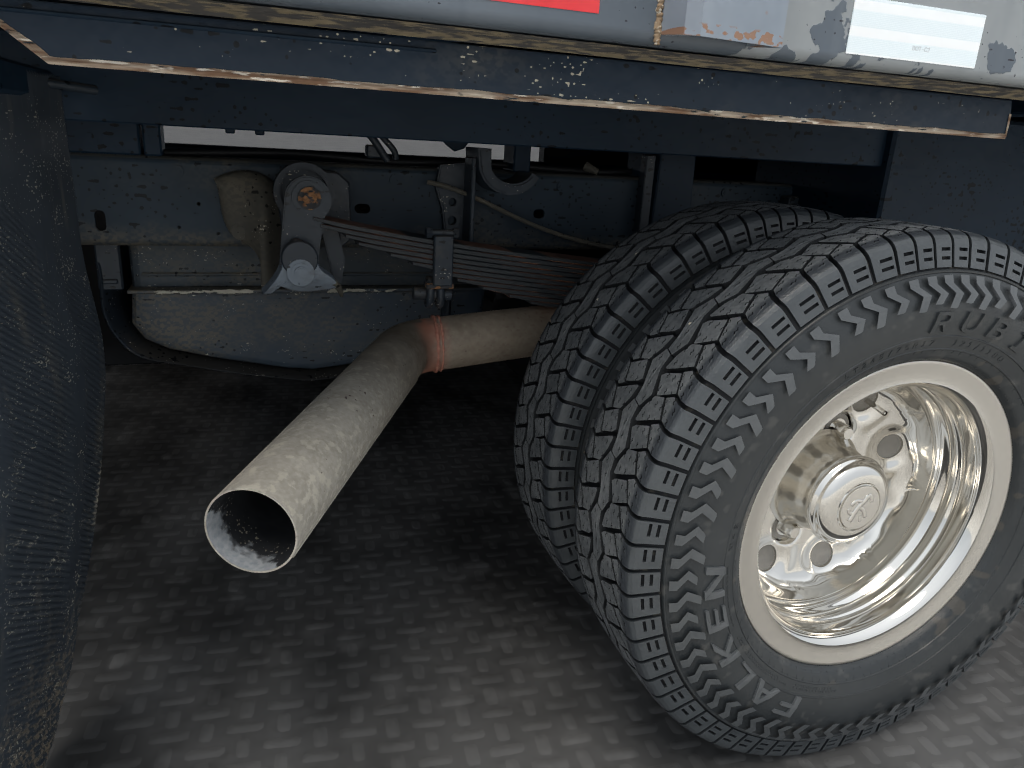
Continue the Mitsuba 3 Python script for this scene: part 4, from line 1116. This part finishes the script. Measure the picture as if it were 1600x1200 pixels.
for k in range(8):
    a0 = H0 + k * pi / 4
    # direction in (arc, radial); the sector is a rectangle in polar coordinates
    du, dv = np.cos(al), np.sin(al)
    hw = pi / 8
    tu = np.where(np.abs(du) > 1e-9, hw * RH / np.abs(du), 9e9)
    tv_ = np.where(dv > 0, (0.1842 - RH) / np.maximum(dv, 1e-9), (RH - rb2) / np.maximum(-dv, 1e-9))
    to = np.minimum(tu, tv_)
    K = 22
    g = np.linspace(0, 1, K) ** 1.6
    ti = HR * np.where(np.abs(dv) > 0, 1.0, 1.0)
    tt_ = ti + (to - ti)[None, :] * g[:, None]
    rr2 = RH + tt_ * dv; an = a0 + tt_ * du / (RH)
    X_, Z_ = rr2 * np.cos(an), rr2 * np.sin(an)
    Y_ = disc_y(X_, Z_)
    Vk = np.stack([X_, Y_, HUB + Z_], -1)
    lipk = Vk[:1].copy(); lipk[..., 1] += 0.006
    Vk = np.concatenate([lipk, Vk], 0)
    i, j = np.meshgrid(np.arange(K), np.arange(M_), indexing='ij')
    q = np.stack([i * M_ + j, (i + 1) * M_ + j, (i + 1) * M_ + (j + 1) % M_, i * M_ + (j + 1) % M_], -1).reshape(-1, 4)
    parts.append(trimesh.Trimesh(Vk.reshape(-1, 3), np.vstack([q[:, [0, 1, 2]], q[:, [0, 2, 3]]]), process=False))
dm = cat(parts)
dm.merge_vertices(digits_vertex=5)
add(RM + '__disc', dm, 'm_chrome', True, label='polished wheel disc with round hand holes')
back_ = revolve([(0.150, 0.05), (0.148, 0.12), (0.135, 0.17), (0.10, 0.195)], 64)
add(OW + '__wheel_centre', back_, 'm_hole', True)
add(OW + '__rim_back', revolve([(0.02, 0.231), (0.03, 0.212), (0.16, 0.212), (0.17, 0.231)], 96), 'm_black', True)
add(IW + '__rim', cat([revolve([(YI - 0.08, 0.236), (YI - 0.07, 0.205), (YI + 0.07, 0.205), (YI + 0.08, 0.236)], 64), revolve([(YI - 0.03, 0.01), (YI - 0.03, 0.206)], 48)]), 'm_black', True)
# lug nuts in their pockets
for a_ in (68, 248):
    c = np.array([0.0875 * math.cos(math.radians(a_)), 0.0875 * math.sin(math.radians(a_))])
    nut = m3.CrossSection([circle(c[0], HUB + c[1], 0.0165, 28)]).extrude(0.006) + m3.Manifold.hull(m3.CrossSection([circle(c[0], HUB + c[1], 0.0125, 6)]).extrude(0.024) + m3.CrossSection([circle(c[0], HUB + c[1], 0.009, 12)]).extrude(0.030))
    t_ = tri(nut); v = t_.vertices
    add(RM + '__lug_nut', trimesh.Trimesh(np.stack([v[:, 0], 0.152 - v[:, 2], v[:, 1]], 1), t_.faces, process=False), 'm_chrome', 30)
# hub cover
HC = RM + '__hub_cap'
dome = spline([(0.0440, 0.0390), (0.0450, 0.0470), (0.0480, 0.0560), (0.0540, 0.0630), (0.0600, 0.0665), (0.0640, 0.0700), (0.0675, 0.0712), (0.0705, 0.0700), (0.0720, 0.0672)], 40)
barl = spline([(0.0720, 0.0672), (0.0760, 0.0662), (0.095, 0.0690), (0.115, 0.0730), (0.130, 0.0775), (0.139, 0.0850)], 24)
add(RM + '__hub_barrel', revolve(barl, 128), 'm_satin', True)
add(HC, revolve(dome, 128), 'm_chrome', True, label='domed polished hub cap with a round emblem')
emb = [(0.0412, 0.0002), (0.0412, 0.033), (0.0416, 0.0345), (0.0440, 0.0352), (0.0444, 0.0362), (0.0425, 0.0372), (0.0425, 0.0382), (0.0440, 0.0390)]
em = revolve(emb, 96)
add(HC + '__emblem', em, 'm_chrome', 35)
# the emblem's worn relief: a running figure in a round field
rel = []
for pts, w in (([(-0.016, -0.020), (-0.010, -0.008), (-0.004, 0.002), (0.004, 0.010), (0.010, 0.020)], 0.0034), ([(-0.004, 0.002), (0.006, -0.004), (0.012, -0.016)], 0.0026), ([(0.000, 0.010), (-0.010, 0.012), (-0.018, 0.006)], 0.0024), ([(0.010, 0.020), (0.016, 0.016), (0.018, 0.008)], 0.0026), ([(-0.010, -0.008), (-0.018, -0.006), (-0.022, 0.002)], 0.0022), ([(0.002, -0.012), (0.004, -0.022)], 0.0022)):
    p3 = np.array([(x, 0.0412, HUB + z) for x, z in pts])
    p3 = spline(p3, 14) if len(p3) > 2 else p3
    tb = tube(p3, w * 1.3, 12); tb.vertices[:, 1] = 0.0412 + (tb.vertices[:, 1] - 0.0412) * 0.35; rel.append(tb)
add(HC + '__emblem_relief', cat(rel), 'm_chrome', True)
# valve stem in the gap of the hub
add(RM + '__valve_stem', tube([(0.075, 0.148, HUB + 0.128), (0.072, 0.100, HUB + 0.120)], 0.0042, 12), 'm_chrome', True)
